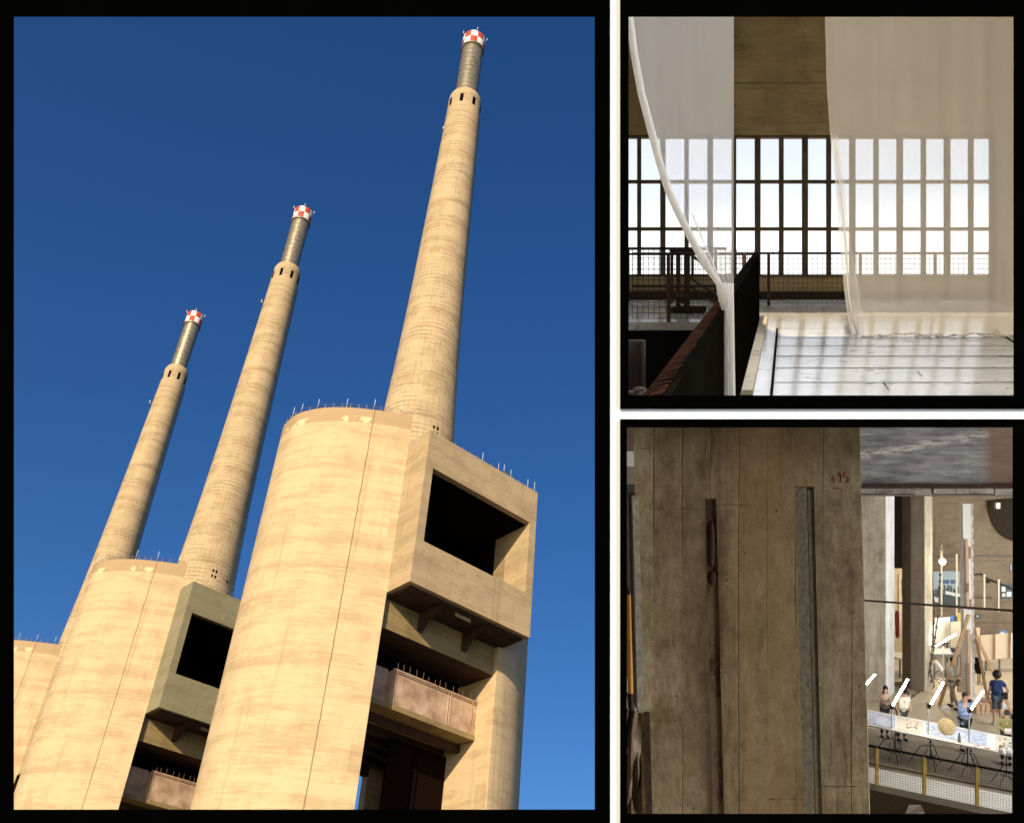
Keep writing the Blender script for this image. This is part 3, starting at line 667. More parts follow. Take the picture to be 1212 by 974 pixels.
# overcast sky of the two rooms, unseen top and right brightened for fill
def ocast():
    m = bpy.data.materials.new('overcast_sky'); m.use_nodes = True; n = m.node_tree; n.nodes.clear(); k = NT(n)
    t = k.node('ShaderNodeTexCoord').outputs['Object']; sp = k.node('ShaderNodeSeparateXYZ'); k.link(t, sp.inputs[0])
    e = k.math('DIVIDE', sp.outputs[2], 60.0)
    e2 = k.math('ADD', e, k.math('MULTIPLY', k.math('SUBTRACT', k.noise(t, .04, 2), .5), .02))
    col = k.ramp(e2, [(.0, (1, 1, 1)), (.165, (1, 1, 1)), (.20, (.62, .68, .78)), (.25, (.58, .61, .68)), (.45, (.97, .98, 1))])
    stv = k.node('ShaderNodeMapRange'); k.link(e, stv.inputs[0]); stv.inputs[1].default_value = .3; stv.inputs[2].default_value = .8; stv.inputs[3].default_value = SKY_LO; stv.inputs[4].default_value = SKY_HI
    dt = k.math('ADD', k.math('MULTIPLY', sp.outputs[0], .0150), k.math('MULTIPLY', sp.outputs[1], -.0085))
    glow = k.math('MULTIPLY', k.smooth(dt, .35, 1.0), SKY_FILL)  # bright patch of sky added out of view as fill
    em = k.node('ShaderNodeEmission'); k.link(col, em.inputs[0]); k.link(k.math('ADD', stv.outputs[0], glow), em.inputs[1])
    o = k.node('ShaderNodeOutputMaterial'); k.link(em.outputs[0], o.inputs[0]); return m
SKY_LO, SKY_HI, SKY_FILL = 1.25, 14.0, 9.5
R_ = 60; m = MB(); na, ne = 28, 24; vs = []
a0 = math.atan2(118, 1200) + .004; a1 = math.radians(113)
for j in range(ne + 1):
    e = math.radians(-25 + 115 * j / ne)
    for i in range(na + 1):
        a = a0 + (a1 - a0) * i / na; vs.append((R_ * math.cos(e) * math.sin(a), R_ * math.cos(e) * math.cos(a), R_ * math.sin(e)))
m.add(vs, [(j * (na + 1) + i, j * (na + 1) + i + 1, (j + 1) * (na + 1) + i + 1, (j + 1) * (na + 1) + i) for j in range(ne) for i in range(na)])
so = m.build('sky', ocast(), None, True); so.location = (0, 0, HC); struct(so)

# ================================================================== THE WORKSHOP HALL (lower right)
M_pillar = None
def pillar_mat():
    m, n, b = mat_new('stained_pillar_concrete'); k = NT(n); t = k.node('ShaderNodeNewGeometry').outputs['Position']
    sp = k.node('ShaderNodeSeparateXYZ'); k.link(t, sp.inputs[0]); x, y, z = sp.outputs
    gr = k.noise(t, 1, 8, (9, 9, 2.6), .72); gr2 = k.noise(t, 16, 8, None, .75); cl = k.noise(t, 2.0, 9, None, .7); fi = k.noise(t, 60, 4)
    fi2 = k.noise(t, 1, 6, (42, 42, 9), .78); f = k.math('ADD', k.math('ADD', k.math('MULTIPLY', gr, .3), k.math('MULTIPLY', cl, .38)), k.math('ADD', k.math('MULTIPLY', gr2, .12), k.math('MULTIPLY', fi2, .2)))
    col = k.ramp(f, [(.38, (.085, .055, .025)), (.46, (.23, .168, .085)), (.53, (.36, .28, .16)), (.62, (.54, .455, .31))])
    # tan stain down the middle, boards of slightly different tone
    cell = k.math('FLOOR', k.math('MULTIPLY', x, 5.6)); wn = k.node('ShaderNodeTexWhiteNoise', noise_dimensions='1D'); k.link(cell, wn.inputs['W'])
    col = k.mix(k.math('MULTIPLY', wn.outputs[0], .5), col, (.15, .105, .055))
    bd = k.math('ABSOLUTE', k.math('SUBTRACT', k.math('FRACT', k.math('ADD', k.math('MULTIPLY', x, 5.6), k.math('MULTIPLY', k.math('SUBTRACT', k.noise(t, 1.5, 2), .5), .12))), .5))
    sm = k.math('MULTIPLY', k.smooth(bd, .465, .497), k.smooth(k.noise(t, 1, 3, (3, 3, .5)), .40, .62))
    col = k.mix(k.math('MULTIPLY', sm, .75), col, (.045, .03, .016))
    wd = k.math('ABSOLUTE', k.math('SUBTRACT', x, 1.62)); tan = k.math('MULTIPLY', k.math('SUBTRACT', 1, k.smooth(wd, .12, .42)), k.smooth(k.noise(t, 1, 5, (8, 8, .25)), .35, .6))
    col = k.mix(k.math('MULTIPLY', tan, .5), col, (.36, .22, .085))
    spl_ = k.smooth(k.noise(t, 1, 6, (10, 10, 2), .75), .68, .74); col = k.mix(k.math('MULTIPLY', spl_, .5), col, (.07, .045, .02))
    dirt = k.smooth(k.math('ADD', z, k.math('MULTIPLY', k.noise(t, 2.2, 5), .7)), HC - .35 + .25, HC + .35)
    col = k.mix(k.math('MULTIPLY', dirt, .7), col, (.085, .055, .018))
    # rust weeping out of the left recess and down the joints
    xl = k.math('ABSOLUTE', k.math('SUBTRACT', k.math('ADD', x, k.math('MULTIPLY', k.math('SUBTRACT', k.noise(t, 6, 5), .5), .16)), 1.275))
    wee = k.math('MULTIPLY', k.math('SUBTRACT', 1, k.smooth(xl, .02, .13)), k.smooth(k.noise(t, 1, 5, (5, 5, .9), .7), .38, .56)); col = k.mix(k.math('MULTIPLY', wee, .75), col, (.055, .026, .011))
    scr = k.smooth(k.noise(t, 1, 4, (60, 60, .9), .6), .68, .72); col = k.mix(k.math('MULTIPLY', scr, .35), col, (.05, .035, .02))
    run = k.smooth(k.noise(t, 1, 8, (9, 9, .7), .75), .57, .68); col = k.mix(k.math('MULTIPLY', run, .6), col, (.075, .048, .022))
    pit = k.smooth(k.noise(t, 34, 3), .68, .73); col = k.mix(k.math('MULTIPLY', pit, .8), col, (.02, .014, .008))
    wh = k.smooth(k.noise(t, 9, 6), .72, .78); col = k.mix(k.math('MULTIPLY', wh, .5), col, (.55, .50, .40))
    k.link(col, b.inputs['Base Color']); b.inputs['Roughness'].default_value = .85; b.inputs['Specular IOR Level'].default_value = .3
    bp = k.node('ShaderNodeBump'); bp.inputs['Strength'].default_value = .35; bp.inputs['Distance'].default_value = .006
    k.link(k.math('SUBTRACT', k.math('ADD', k.math('MULTIPLY', fi2, .7), k.math('MULTIPLY', fi, .8)), k.math('ADD', pit, sm)), bp.inputs['Height']); k.link(bp.outputs[0], b.inputs['Normal'])
    return m
M_pillar = pillar_mat()
M_gpatch = plain('grey_mortar_infill', (.19, .16, .11), .9, 0, .25, 30, .35)
M_rust = plain('dark_rust', (.05, .022, .012), .9, 0, .5, 14, .5)
def rustmix(name, c, c2, s=6):
    m, n, b = mat_new(name); k = NT(n); t = k.node('ShaderNodeTexCoord').outputs['Object']
    q = k.noise(t, 1, 7, (s, s, s * .4), .7); col = k.mix(k.smooth(q, .45, .6), c, c2); k.link(col, b.inputs['Base Color']); b.inputs['Roughness'].default_value = .9
    bp = k.node('ShaderNodeBump'); bp.inputs['Strength'].default_value = .6; bp.inputs['Distance'].default_value = .01; k.link(q, bp.inputs['Height']); k.link(bp.outputs[0], b.inputs['Normal']); return m
M_groove = rustmix('rust_stained_recess', (.17, .12, .07), (.065, .03, .014), 9)
YP = 6.4
zt, zb_ = HC - .012 * YP, HC - 3.4
def PX(px, row=730):                       # the pillar leans a little: px at mid height
    return px + (row - 730) * .025
pil = empty('concrete_pillar', (X(890, YP), YP, zb_), 'huge board marked brown concrete pillar filling the foreground with rust stains', 'pillar'); pb = tuple(pil.location)
def pf_(px, row, Y): return (X(PX(px, row), Y), Y, Z(row, Y))
def pslab(x0, x1, r0, r1, y0, y1, nm, mat, inset=0):
    q = MB(); Y = YP
    def c(px, row, y): p = pf_(px, row, Y); return (p[0] + inset * 0, y, p[2])
    q.hexa([c(x0, r1, y0), c(x1, r1, y0), c(x1, r1, y1), c(x0, r1, y1)], [c(x0, r0, y0), c(x1, r0, y0), c(x1, r0, y1), c(x0, r0, y1)])
    return q.build(nm, mat, pil, base=pb)
R0, R1 = 489, 1130
# body in vertical lifts so that both recesses are real grooves
bdy = MB()
def seg(x0, x1, r0, r1, y0, y1=None):
    y1 = y1 or YP + .5
    def c(px, row, y): p = pf_(px, row, YP); return (p[0] + (y - YP) * .0, y, p[2])
    k = .118 if x0 < 760 else .118
    def d(px, row, y): p = pf_(px, row, YP); return (p[0] + (y - YP) * (PX(px, row) - 606) / FOC, y, p[2])
    bdy.hexa([c(x0, r1, y0), c(x1, r1, y0), d(x1, r1, y1), d(x0, r1, y1)], [c(x0, r0, y0), c(x1, r0, y0), d(x1, r0, y1), d(x0, r0, y1)])
seg(755, 838, R0, R1, YP); seg(838, 851, R0, 590, YP + .0); seg(838, 851, 590, R1, YP + .028); seg(851, 945, R0, R1, YP); seg(945, 967, R0, 576, YP); seg(945, 967, 576, R1, YP + .018); seg(967, 1023, R0, R1, YP)
bdy.build('shaft', M_pillar, pil, base=pb)
pslab(838.2, 850.8, 590, R1, YP + .012, YP + .027, 'rusted_recess', M_groove)
pslab(945.2, 959, 577, R1, YP + .006, YP + .017, 'mortar_strip', M_gpatch); pslab(960, 966.8, 580, R1, YP + .008, YP + .017, 'mortar_strip', M_gpatch)
for (r_, h_, w_) in ((633, 17, 3.2), (651, 22, 3.6), (684, 9, 4)):
    q = MB(); c_ = pf_(844.5, r_, YP + .012); q.ell(c_, (w_ * 1.3 / FOC * YP, .014, h_ / FOC * YP), 12, 8); q.build('rust_blister', M_rust, pil, True, base=pb)
q = MB(); c_ = pf_(844.5, 575, YP - .001)
# lighter chamfer strip on the left arris
pslab(751.5, 759, 586, 842, YP - .02, YP + .2, 'pale_strip', plain('bleached_strip', (.36, .32, .26), .9, 0, .3, 25, .3))
pslab(760, 766, 842, R1, YP - .012, YP - .001, 'rust_run', M_rust)
# horizontal pour joints near the head
for (x0, x1, r_) in ((775, 838, 602), (851, 892, 597), (761, 780, 530), (905, 950, 945), (965, 1010, 930)):
    pslab(x0, x1, r_, r_ + .9, YP - .0015, YP + .001, 'pour_joint', M_groove)
# red survey mark  +15  over a short dash
M_redp = plain('red_survey_paint', (.36, .045, .035), .7, 0, .2, 30, 0)
def text(body, loc, size, mat, parent, nm, base, rotx=PI / 2, rotz=0, ext=.001, bold=False):
    cu = bpy.data.curves.new(nm, 'FONT'); cu.body = body; cu.size = size; cu.extrude = ext; cu.align_x = 'CENTER'; cu.align_y = 'CENTER'
    if bold: cu.offset = size * .02
    o = bpy.data.objects.new(nm, cu); COL.objects.link(o)
    dg = bpy.context.evaluated_depsgraph_get(); me = bpy.data.meshes.new_from_object(o.evaluated_get(dg)); bpy.data.objects.remove(o)
    me.materials.clear(); me.materials.append(mat)
    o = bpy.data.objects.new(nm, me); COL.objects.link(o); o.rotation_euler = (rotx, 0, rotz)
    if parent: o.parent = parent; o.location = (loc[0] - base[0], loc[1] - base[1], loc[2] - base[2])
    else: o.location = loc
    return o
for cc_ in ('+', '1', '5'):
    q = MB(); yy_ = YP - .002
    def st_(P): q.path([W(PX(a, b), b, yy_) for a, b in P], .0022, 5)
    if cc_ == '+': st_([(988.5, 567), (994.5, 566.6)]); st_([(991.5, 563), (991.7, 571)])
    elif cc_ == '1': st_([(997, 563.5), (999.6, 559), (999.8, 571)])
    else: st_([(1009, 559.4), (1003.8, 559.8), (1003.5, 564.6), (1006.6, 564.0), (1009, 566.6), (1008.2, 570), (1003.4, 571)])
    q.build('survey_mark', M_redp, pil, base=pb)
pslab(990, 999, 577.5, 578.7, YP - .003, YP - .001, 'survey_dash', M_redp)

# --- hall shell
def hfloor_mat():
    m, n, b = mat_new('dusty_screed'); k = NT(n); t = k.node('ShaderNodeTexCoord').outputs['Object']
    a = k.noise(t, .35, 7); f = k.noise(t, 3, 8, None, .7)
    col = k.ramp(k.math('ADD', k.math('MULTIPLY', a, .7), k.math('MULTIPLY', f, .3)), [(.35, (.40, .33, .22)), (.52, (.52, .44, .31)), (.68, (.60, .53, .41))])
    col = k.mix(k.smooth(f, .62, .72), col, (.25, .2, .14)); k.link(col, b.inputs['Base Color']); b.inputs['Roughness'].default_value = .75; return m
M_hfloor = hfloor_mat()
M_hwall = board_concrete('brown_hall_wall', (.24, .185, .125), (.16, .12, .08), True, .15, .9, .35)
M_beam = None
def beam_mat():
    m, n, b = mat_new('blackened_beam'); k = NT(n); t = k.node('ShaderNodeNewGeometry').outputs['Position']
    sp = k.node('ShaderNodeSeparateXYZ'); k.link(t, sp.inputs[0]); x, y, z = sp.outputs
    gr = k.noise(t, 1, 8, (1.0, 1, 9), .72); cl = k.noise(t, .8, 6); cr = k.noise(t, 1, 6, (5, 5, .7), .7)
    col = k.ramp(k.math('ADD', k.math('MULTIPLY', gr, .6), k.math('MULTIPLY', cl, .4)), [(.36, (.09, .08, .084)), (.47, (.20, .19, .195)), (.58, (.36, .345, .335)), (.72, (.58, .56, .52))])
    # the pale tide line of lime
    zl = k.math('ADD', k.math('MULTIPLY', x, .165), HC - 1.11 - 8.98 * .165)
    d = k.math('ABSOLUTE', k.math('SUBTRACT', z, k.math('ADD', zl, k.math('MULTIPLY', k.math('SUBTRACT', k.noise(t, 2.2, 4), .5), .25))))
    ef = k.math('MULTIPLY', k.math('SUBTRACT', 1, k.smooth(d, .01, .16)), k.smooth(k.noise(t, 1, 7, (2, 2, 10), .75), .42, .56))
    col = k.mix(k.math('MULTIPLY', ef, .85), col, (.70, .66, .58))
    col = k.mix(k.math('MULTIPLY', k.smooth(cr, .62, .7), .5), col, (.5, .48, .45))
    rust = k.math('SUBTRACT', 1, k.smooth(k.math('ADD', z, k.math('MULTIPLY', cl, .25)), HC - 1.88, HC - 1.74))
    col = k.mix(k.math('MULTIPLY', rust, .8), col, (.11, .05, .035))
    rb = k.smooth(x, 12.0, 12.35); col = k.mix(k.math('MULTIPLY', rb, .8), col, (.22, .12, .06))
    k.link(col, b.inputs['Base Color']); b.inputs['Roughness'].default_value = .85
    bp = k.node('ShaderNodeBump'); bp.inputs['Strength'].default_value = .4; bp.inputs['Distance'].default_value = .03; k.link(gr, bp.inputs['Height']); k.link(bp.outputs[0], b.inputs['Normal']); return m
M_beam = beam_mat()
YH = 45.5
RX = 25.0
fA = F(1012, 925); fB = F(1215, 968)                 # fence foot line
fd = (fB - fA) / (fB.x - fA.x)
def FL(x): return fA + fd * (x - fA.x)
lw = lambda Y: X(728, Y)
pL = FL(lw(30)); p_l = FL(2.6); p_r = FL(RX)
m = MB(); pts = [(lw(p_l.y) + .1, p_l.y, 0), (RX, p_r.y, 0), (RX, YH + 2, 0), (lw(YH), YH + 2, 0)]
m.add(pts + [(a, b, -.5) for a, b, c in pts], [(0, 1, 2, 3), (7, 6, 5, 4), (0, 1, 5, 4), (1, 2, 6, 5), (2, 3, 7, 6), (3, 0, 4, 7)])
struct(m.build('hall_floor', M_hfloor))
struct(MB().box((lw(YH) + .1, YH, 0), (RX, YH + .4, 13)).build('hall_wall', M_hwall))
struct(MB().hexa([(lw(3.6) - .05, 3.6, -2.4), (lw(3.6), 3.6, -2.4), (lw(YH), YH, -2.4), (lw(YH) - .3, YH, -2.4)], [(lw(3.6) - .05, 3.6, HC - .03), (lw(3.6), 3.6, HC - .03), (lw(YH), YH, HC - .4), (lw(YH) - .3, YH, HC - .4)]).build('hall_side_wall', M_hwall))
cz0 = lambda Y: HC - .012 * Y
struct(MB().hexa([(lw(3.6), 3.6, HC - .05), (RX + 1, 3.6, HC - .05), (RX + 1, YH, HC - .5), (lw(YH), YH, HC - .5)], [(lw(3.6), 3.6, HC - .025), (RX + 1, 3.6, HC - .025), (RX + 1, YH, HC - .44), (lw(YH), YH, HC - .44)]).build('hall_ceiling', M_hwall))
struct(MB().prism([(X(732, 12), 12), (RX, 12), (RX, 40), (X(732, 40), 40)], -4, -3.6).build('pit_floor', plain('dark_pit_floor', (.10, .07, .045), .9, 0, .3, 2, .2)))
# side wall of the hall with unseen tall windows added to let in fill from the sky
sw = MB()
for i in range(8): sw.box((RX, 6 + i * 5.6, -4), (RX + .4, 7.1 + i * 5.6, HC - .1))
sw.box((RX, 3.6, .8), (RX + .4, 8.0, HC - .1)); sw.box((RX, 3.6, -4), (RX + .4, YH, .8)); struct(sw.build('fill_window_wall', M_hwall))
# kerb at the floor edge over the pit
q = MB(); k0, k1 = FL(9), FL(RX - .1); n_ = Vector((fd.y, -fd.x, 0)).normalized() * .42
q.hexa([(k0.x, k0.y, -.55), (k0.x + n_.x, k0.y + n_.y, -.55), (k1.x + n_.x, k1.y + n_.y, -.55), (k1.x, k1.y, -.55)], [(k0.x, k0.y, .06), (k0.x + n_.x, k0.y + n_.y, .03), (k1.x + n_.x, k1.y + n_.y, .03), (k1.x, k1.y, .06)])
struct(q.build('kerb', M_gpatch))
q = MB(); c0 = F(1068, 985, -.5); q.hexa([W(1066, 990, 24), W(1096, 990, 24), W(1096, 990, 25.3), W(1066, 990, 25.3)], [W(1070, 966, 24), W(1094, 960, 24), W(1090, 952, 25.3), W(1076, 952, 25.3)])
tag(q.build('concrete_stub', plain('pale_rough_concrete', (.36, .30, .22), .9, 0, .2, 4, .3), base=tuple(W(1080, 990, 24))), 'pale broken concrete stub below the kerb at the bottom edge', 'concrete block')
# beam, ledge
YBm = 26.0
bmr = empty('concrete_beam', W(1110, 578, YBm), 'soot blackened concrete beam with a white lime streak across the top', 'beam'); bb = tuple(bmr.location)
MB().hexa([(lw(YBm), YBm, Z(577, YBm)), (RX, YBm, Z(577, YBm)), (RX, YBm + 1.2, Z(577, YBm)), (lw(YBm), YBm + 1.2, Z(577, YBm))], [(lw(YBm), YBm, Z(493.5, YBm)), (RX, YBm, Z(493.5, YBm)), (RX, YBm + 1.2, Z(494, YBm)), (lw(YBm), YBm + 1.2, Z(494, YBm))]).build('beam', M_beam, bmr, base=bb)
MB().box((lw(YBm), YBm - .16, Z(577, YBm)), (RX, YBm + .002, Z(573, YBm))).build('rusty_flange', M_rust, bmr, base=bb)
q = MB(); xx = X(1015, YBm); 
while xx < RX - 1:
    w = random.uniform(.4, 1.2); q.box((xx, YBm - .10 + random.uniform(-.03, .03), Z(584.5 + random.uniform(-1, 1), YBm)), (xx + w - .02, YBm + .6, Z(577.6, YBm))); xx += w
q.build('ledge_blocks', board_concrete('pale_ledge', (.55, .50, .42), (.16, .13, .11), True, .3), bmr, base=bb)
MB().box((lw(YBm), YBm + .2, Z(588, YBm)), (RX, YBm + 1.1, Z(585.6, YBm))).build('lower_ledge', M_gpatch, bmr, base=bb)
# columns in the hall
def column(nm, label, plan, z1, mats, grp='concrete columns in the hall'):
    base = (plan[0][0][0], plan[0][0][1], 0); r = empty(nm, base, label, 'column', grp)
    for pl, mt, pn_ in zip(plan, mats, ('shaft', 'side_face')):
        MB().prism(pl, -.0, z1).build(pn_, mt, r, base=base)
    return r
M_col = board_concrete('grey_column', (.46, .41, .31), (.28, .24, .17), False, .25, .9, .8)
M_col_shade = board_concrete('shade_dark_column', (.36, .31, .24), (.24, .20, .15), False, .1, .9, .8)  # darker copy of the column concrete, shade of the unlit face in its colour
M_colw = board_concrete('whitewashed_face', (.74, .74, .72), (.60, .58, .54), False, .1, .9, .8)
Yq = 36.4; zc = HC - .55
a_, b_, c_ = (X(1012, Yq), Yq), (X(1048.3, Yq), Yq), (X(1058.5, Yq + 1.1), Yq + 1.1)
column('hall_column', 'broad grey concrete column just right of the foreground pillar, with a whitewashed side', [[a_, b_, (b_[0] + .3, Yq + 1.1), (a_[0], Yq + 1.4)], [(b_[0] + .003, b_[1] + .01), c_, (c_[0] - .03, c_[1] + .05), (b_[0] + .003, b_[1] + .06)]], zc, (M_col, M_colw))
Yq = 37.7
a_, b_, c_ = (X(1078, Yq + .3), Yq + .3), (X(1094.3, Yq), Yq), (X(1103.5, Yq + 1.0), Yq + 1.0)
column('hall_column', 'slim dark concrete column whose side face glows in the lamp light', [[a_, b_, (b_[0] + .2, Yq + 1.2), (a_[0] + .1, Yq + 1.4)], [(b_[0] + .003, b_[1] + .01), c_, (c_[0] - .03, c_[1] + .05), (b_[0] + .003, b_[1] + .06)]], zc, (M_col_shade, M_col))
# dark bay between the columns, low inner wall, door, red post
Yd = 43.0
q = MB(); q.box((X(1040, Yd), Yd, Z(672, Yd)), (X(1079, Yd), Yd + .3, HC - .5)); tag(q.build('bulkhead', M_void, base=(X(1060, Yd), Yd, Z(672, Yd))), 'black upper panel high between the two hall columns', 'panel')
q = MB(); q.box((X(1040, Yd) + .0, Yd + .02, 0), (X(1079, Yd), Yd + .28, Z(672.5, Yd))); iw = q.build('partition', plain('sandy_partition', (.42, .33, .21), .9, 0, .1, 3, .1), base=(X(1060, Yd), Yd, 0)); tag(iw, 'sandy low partition wall seen between the two hall columns', 'wall')
nb = empty('notice_board', (X(1071, Yd), Yd - .05, Z(700, Yd)), 'maroon and cream notice board on the sandy partition', 'notice board'); b0 = tuple(nb.location)
MB().box((X(1068, Yd), Yd - .05, Z(696, Yd)), (X(1074.5, Yd), Yd, Z(685, Yd))).build('maroon_panel', plain('maroon_paint', (.17, .05, .04), .7), nb, base=b0)
MB().box((X(1068, Yd), Yd - .05, Z(704, Yd)), (X(1074.5, Yd), Yd, Z(696.3, Yd))).build('cream_panel', plain('peach_paper', (.58, .44, .32), .8), nb, base=b0)
tag(MB().box((X(1064, Yd), Yd - .06, Z(750, Yd)), (X(1065, Yd), Yd - .01, Z(680, Yd))).build('pipe', M_pale, base=(X(1064, Yd), Yd, Z(750, Yd))), 'thin pale pipe running down the sandy partition', 'pipe')
rp = F(1062.5, 800); Yr = 38.5
o = MB(); o.tube((X(1062.3, Yr), Yr, Z(752, Yr)), (X(1061.6, Yr), Yr, Z(725, Yr)), .075, 10); o.tube((X(1062.3, Yr), Yr, Z(755, Yr)), (X(1062.3, Yr), Yr, Z(752, Yr)), .05, 8); o.tube((X(1061.6, Yr), Yr, Z(725, Yr)), (X(1061.6, Yr), Yr, Z(723, Yr)), .05, 8)
tag(o.build('fire_extinguisher', plain('red_enamel', (.42, .03, .02), .35), None, True, base=(X(1062, Yr), Yr, Z(755, Yr))), 'long red cylinder hanging beside the whitewashed column face', 'cylinder')
lt = empty('low_table', F(1066, 793), 'low grey table between the two hall columns', 'table'); b0 = tuple(lt.location)
MB().box((X(1056, 40), 39.5, .74), (X(1079, 40), 40.5, .80)).build('tabletop', M_pale, lt, base=b0)
for xx in (1060, 1076): MB().box((X(xx, 40), 39.6, 0), (X(xx, 40) + .06, 39.66, .735)).build('leg', M_steel, lt, base=b0)

# wall lamp, with its chain and bulb
lm = empty('wall_lamp', W(1113, 668, 40), 'bright bare bulb lamp hanging on a chain over the blue poster', 'lamp'); b0 = tuple(lm.location)
lb = W(1115.5, 664.5, 40)
MB().ell(lb, (.12, .12, .12), 16, 10).build('bulb', emis('bulb_glow', (1.0, .85, .6), 25), lm, True, base=b0)
ch = MB()
for i in range(18): ch.ell(W(1113.5 + (i % 2) * 1.6, 641 + i * 1.3, 40), (.045, .03, .04), 6, 4)
ch.build('chain', M_iron, lm, base=b0)
pl_ = bpy.data.lights.new('bulb_light', 'POINT'); pl_.energy = 350; pl_.color = (1, .80, .50); pl_.shadow_soft_size = .15
po = bpy.data.objects.new('bulb_light', pl_); COL.objects.link(po); po.location = (lb.x, 39.6, lb.z); 
# hanging lengths of pale tube on the wall
for (px, r0, r1, lb_) in ((1114.5, 670, 729, 'pale batten hanging below the bright bulb'), (1132.5, 657, 729, 'pale batten with a round top right of the bulb'), (1165.3, 681, 721, 'pale batten on the brown wall left of the framed pictures'), (1182.3, 687, 724, 'pale batten close to the framed pictures at the right edge')):
    Y_ = 43.8; q = MB(); q.box((X(px, Y_) - .032, Y_, Z(r1, Y_)), (X(px, Y_) + .032, Y_ + .05, Z(r0, Y_))); q.ell((X(px, Y_), Y_ + .02, Z(r0, Y_)), (.06, .04, .06), 8, 6)
    tag(q.build('hanging_batten', plain('cream_batten', (.70, .62, .46), .7), base=(X(px, Y_), Y_, Z(r1, Y_))), lb_, 'batten', 'pale battens hanging in front of the hall wall')
# posters and pictures on the wall
YW2 = YH - .03
po_ = empty('poster', W(1122, 716, YW2), 'big blue grey landscape poster under the bulb with dark buildings along the bottom', 'poster'); b0 = tuple(po_.location)
MB().box((X(1104.5, YW2), YW2, Z(717, YW2)), (X(1140.5, YW2), YW2 + .02, Z(676, YW2))).build('sheet', plain('poster_sky_blue', (.30, .38, .42), .6, 0, .15, .8, 0), po_, base=b0)
M_pd = plain('poster_dark_green', (.05, .07, .07), .6, 0, .3, 3, 0); M_pw = plain('poster_white', (.62, .66, .66), .6)
MB().box((X(1104.6, YW2), YW2 - .006, Z(716.8, YW2)), (X(1140.3, YW2), YW2 - .001, Z(702, YW2))).build('printed_ground', M_pd, po_, base=b0)
q = MB()
for i in range(16):
    x_ = 1106 + i * 2.1 + random.random(); q.box((X(x_, YW2), YW2 - .006, Z(702, YW2)), (X(x_ + random.uniform(1, 2), YW2), YW2 - .001, Z(random.uniform(692, 700), YW2)))
q.build('printed_skyline', M_pd, po_, base=b0)
q = MB(); q.box((X(1116, YW2), YW2 - .008, Z(690.5, YW2)), (X(1123.5, YW2), YW2 - .003, Z(686, YW2))); q.box((X(1125, YW2), YW2 - .008, Z(690.5, YW2)), (X(1131, YW2), YW2 - .003, Z(686, YW2))); q.box((X(1136, YW2), YW2 - .008, Z(691.5, YW2)), (X(1139, YW2), YW2 - .003, Z(686, YW2))); q.build('blue_captions', plain('poster_navy', (.07, .12, .24), .6), po_, base=b0)
q = MB()
for a in ((1119, 702, 1128, 699), (1128, 704, 1140, 701), (1106, 711, 1112, 706)): q.hexa([W(a[0], a[1] + 1, YW2 - .012), W(a[2], a[1] + 2.5, YW2 - .012), W(a[2], a[1] + 2.5, YW2 - .009), W(a[0], a[1] + 1, YW2 - .009)], [W(a[0], a[3], YW2 - .012), W(a[2], a[3] + 2, YW2 - .012), W(a[2], a[3] + 2, YW2 - .009), W(a[0], a[3], YW2 - .009)])
q.build('printed_roofs', M_pw, po_, base=b0)
def picture(nm, x0, x1, r0, r1, Y, mat, label, cat='picture', extra=None):
    r = empty(nm, W((x0 + x1) / 2, r1, Y), label, cat); b0 = tuple(r.location)
    MB().box((X(x0, Y), Y, Z(r1, Y)), (X(x1, Y), Y + .02, Z(r0, Y))).build('sheet', mat, r, base=b0)
    for (a, c, d, e, mt, n2) in (extra or []): MB().box((X(a, Y), Y - .006, Z(e, Y)), (X(c, Y), Y - .001, Z(d, Y))).build(n2, mt, r, base=b0)
    return r
M_cream = plain('cream_board', (.68, .62, .50), .7, 0, .06, 1.5, 0); M_whiteb = plain('white_board', (.82, .82, .79), .6, 0, .03, 1.5, 0)
M_blue = plain('blue_print', (.10, .22, .50), .6, 0, .3, 4, 0); M_yel = plain('yellow_card', (.72, .46, .06), .6, 0, .05, 3, 0)
picture('yellow_poster', 1133.5, 1142, 725, 734.5, 43.2, M_yel, 'square mustard yellow poster beside the blue photograph', 'poster', [(1135, 1141, 723.4, 724.8, M_pd, 'caption')])
picture('blue_photograph', 1124, 1132.5, 728.5, 735, 43.1, M_blue, 'small blue photograph over the seam of the two white boards', 'photograph', [(1129, 1132, 729, 734.5, M_pd, 'dark_figures')])
picture('framed_pictures', 1184, 1198, 691.5, 708, YW2, M_pd, 'dark framed pictures on the wall at the right edge under a white strip', 'picture', [(1185.5, 1190, 694, 700, M_pw, 'print'), (1191.5, 1197, 700, 706, M_pw, 'print'), (1186, 1190, 702, 706, M_cream, 'print')])
picture('small_photograph', 1155, 1160, 726.5, 731.5, YW2, M_pd, 'tiny dark photograph on the brown wall right of the white post', 'photograph', [(1156, 1158, 728, 730, M_pw, 'print')])
picture('blue_sheet', 1183, 1192, 746.5, 750.5, 41.6, M_blue, 'blue leaflet peeping over the plywood boards', 'leaflet', [(1184, 1188, 748, 750.5, M_pw, 'print')])
picture('wall_notice', 1196, 1203, 668, 675, YW2, plain('pale_blue_print', (.40, .46, .55), .6), 'pale blue notice high on the wall at the right edge', 'notice', [(1197.5, 1199.5, 667, 676, M_pd, 'print')])
tag(text('Santpok', (X(1164, YH), YH - .012, Z(706.5, YH)), .24, plain('grey_lettering', (.11, .09, .07), .8), None, 'wall_lettering', None, ext=.004), 'faint dark lettering on the brown wall between the two right battens', 'lettering')
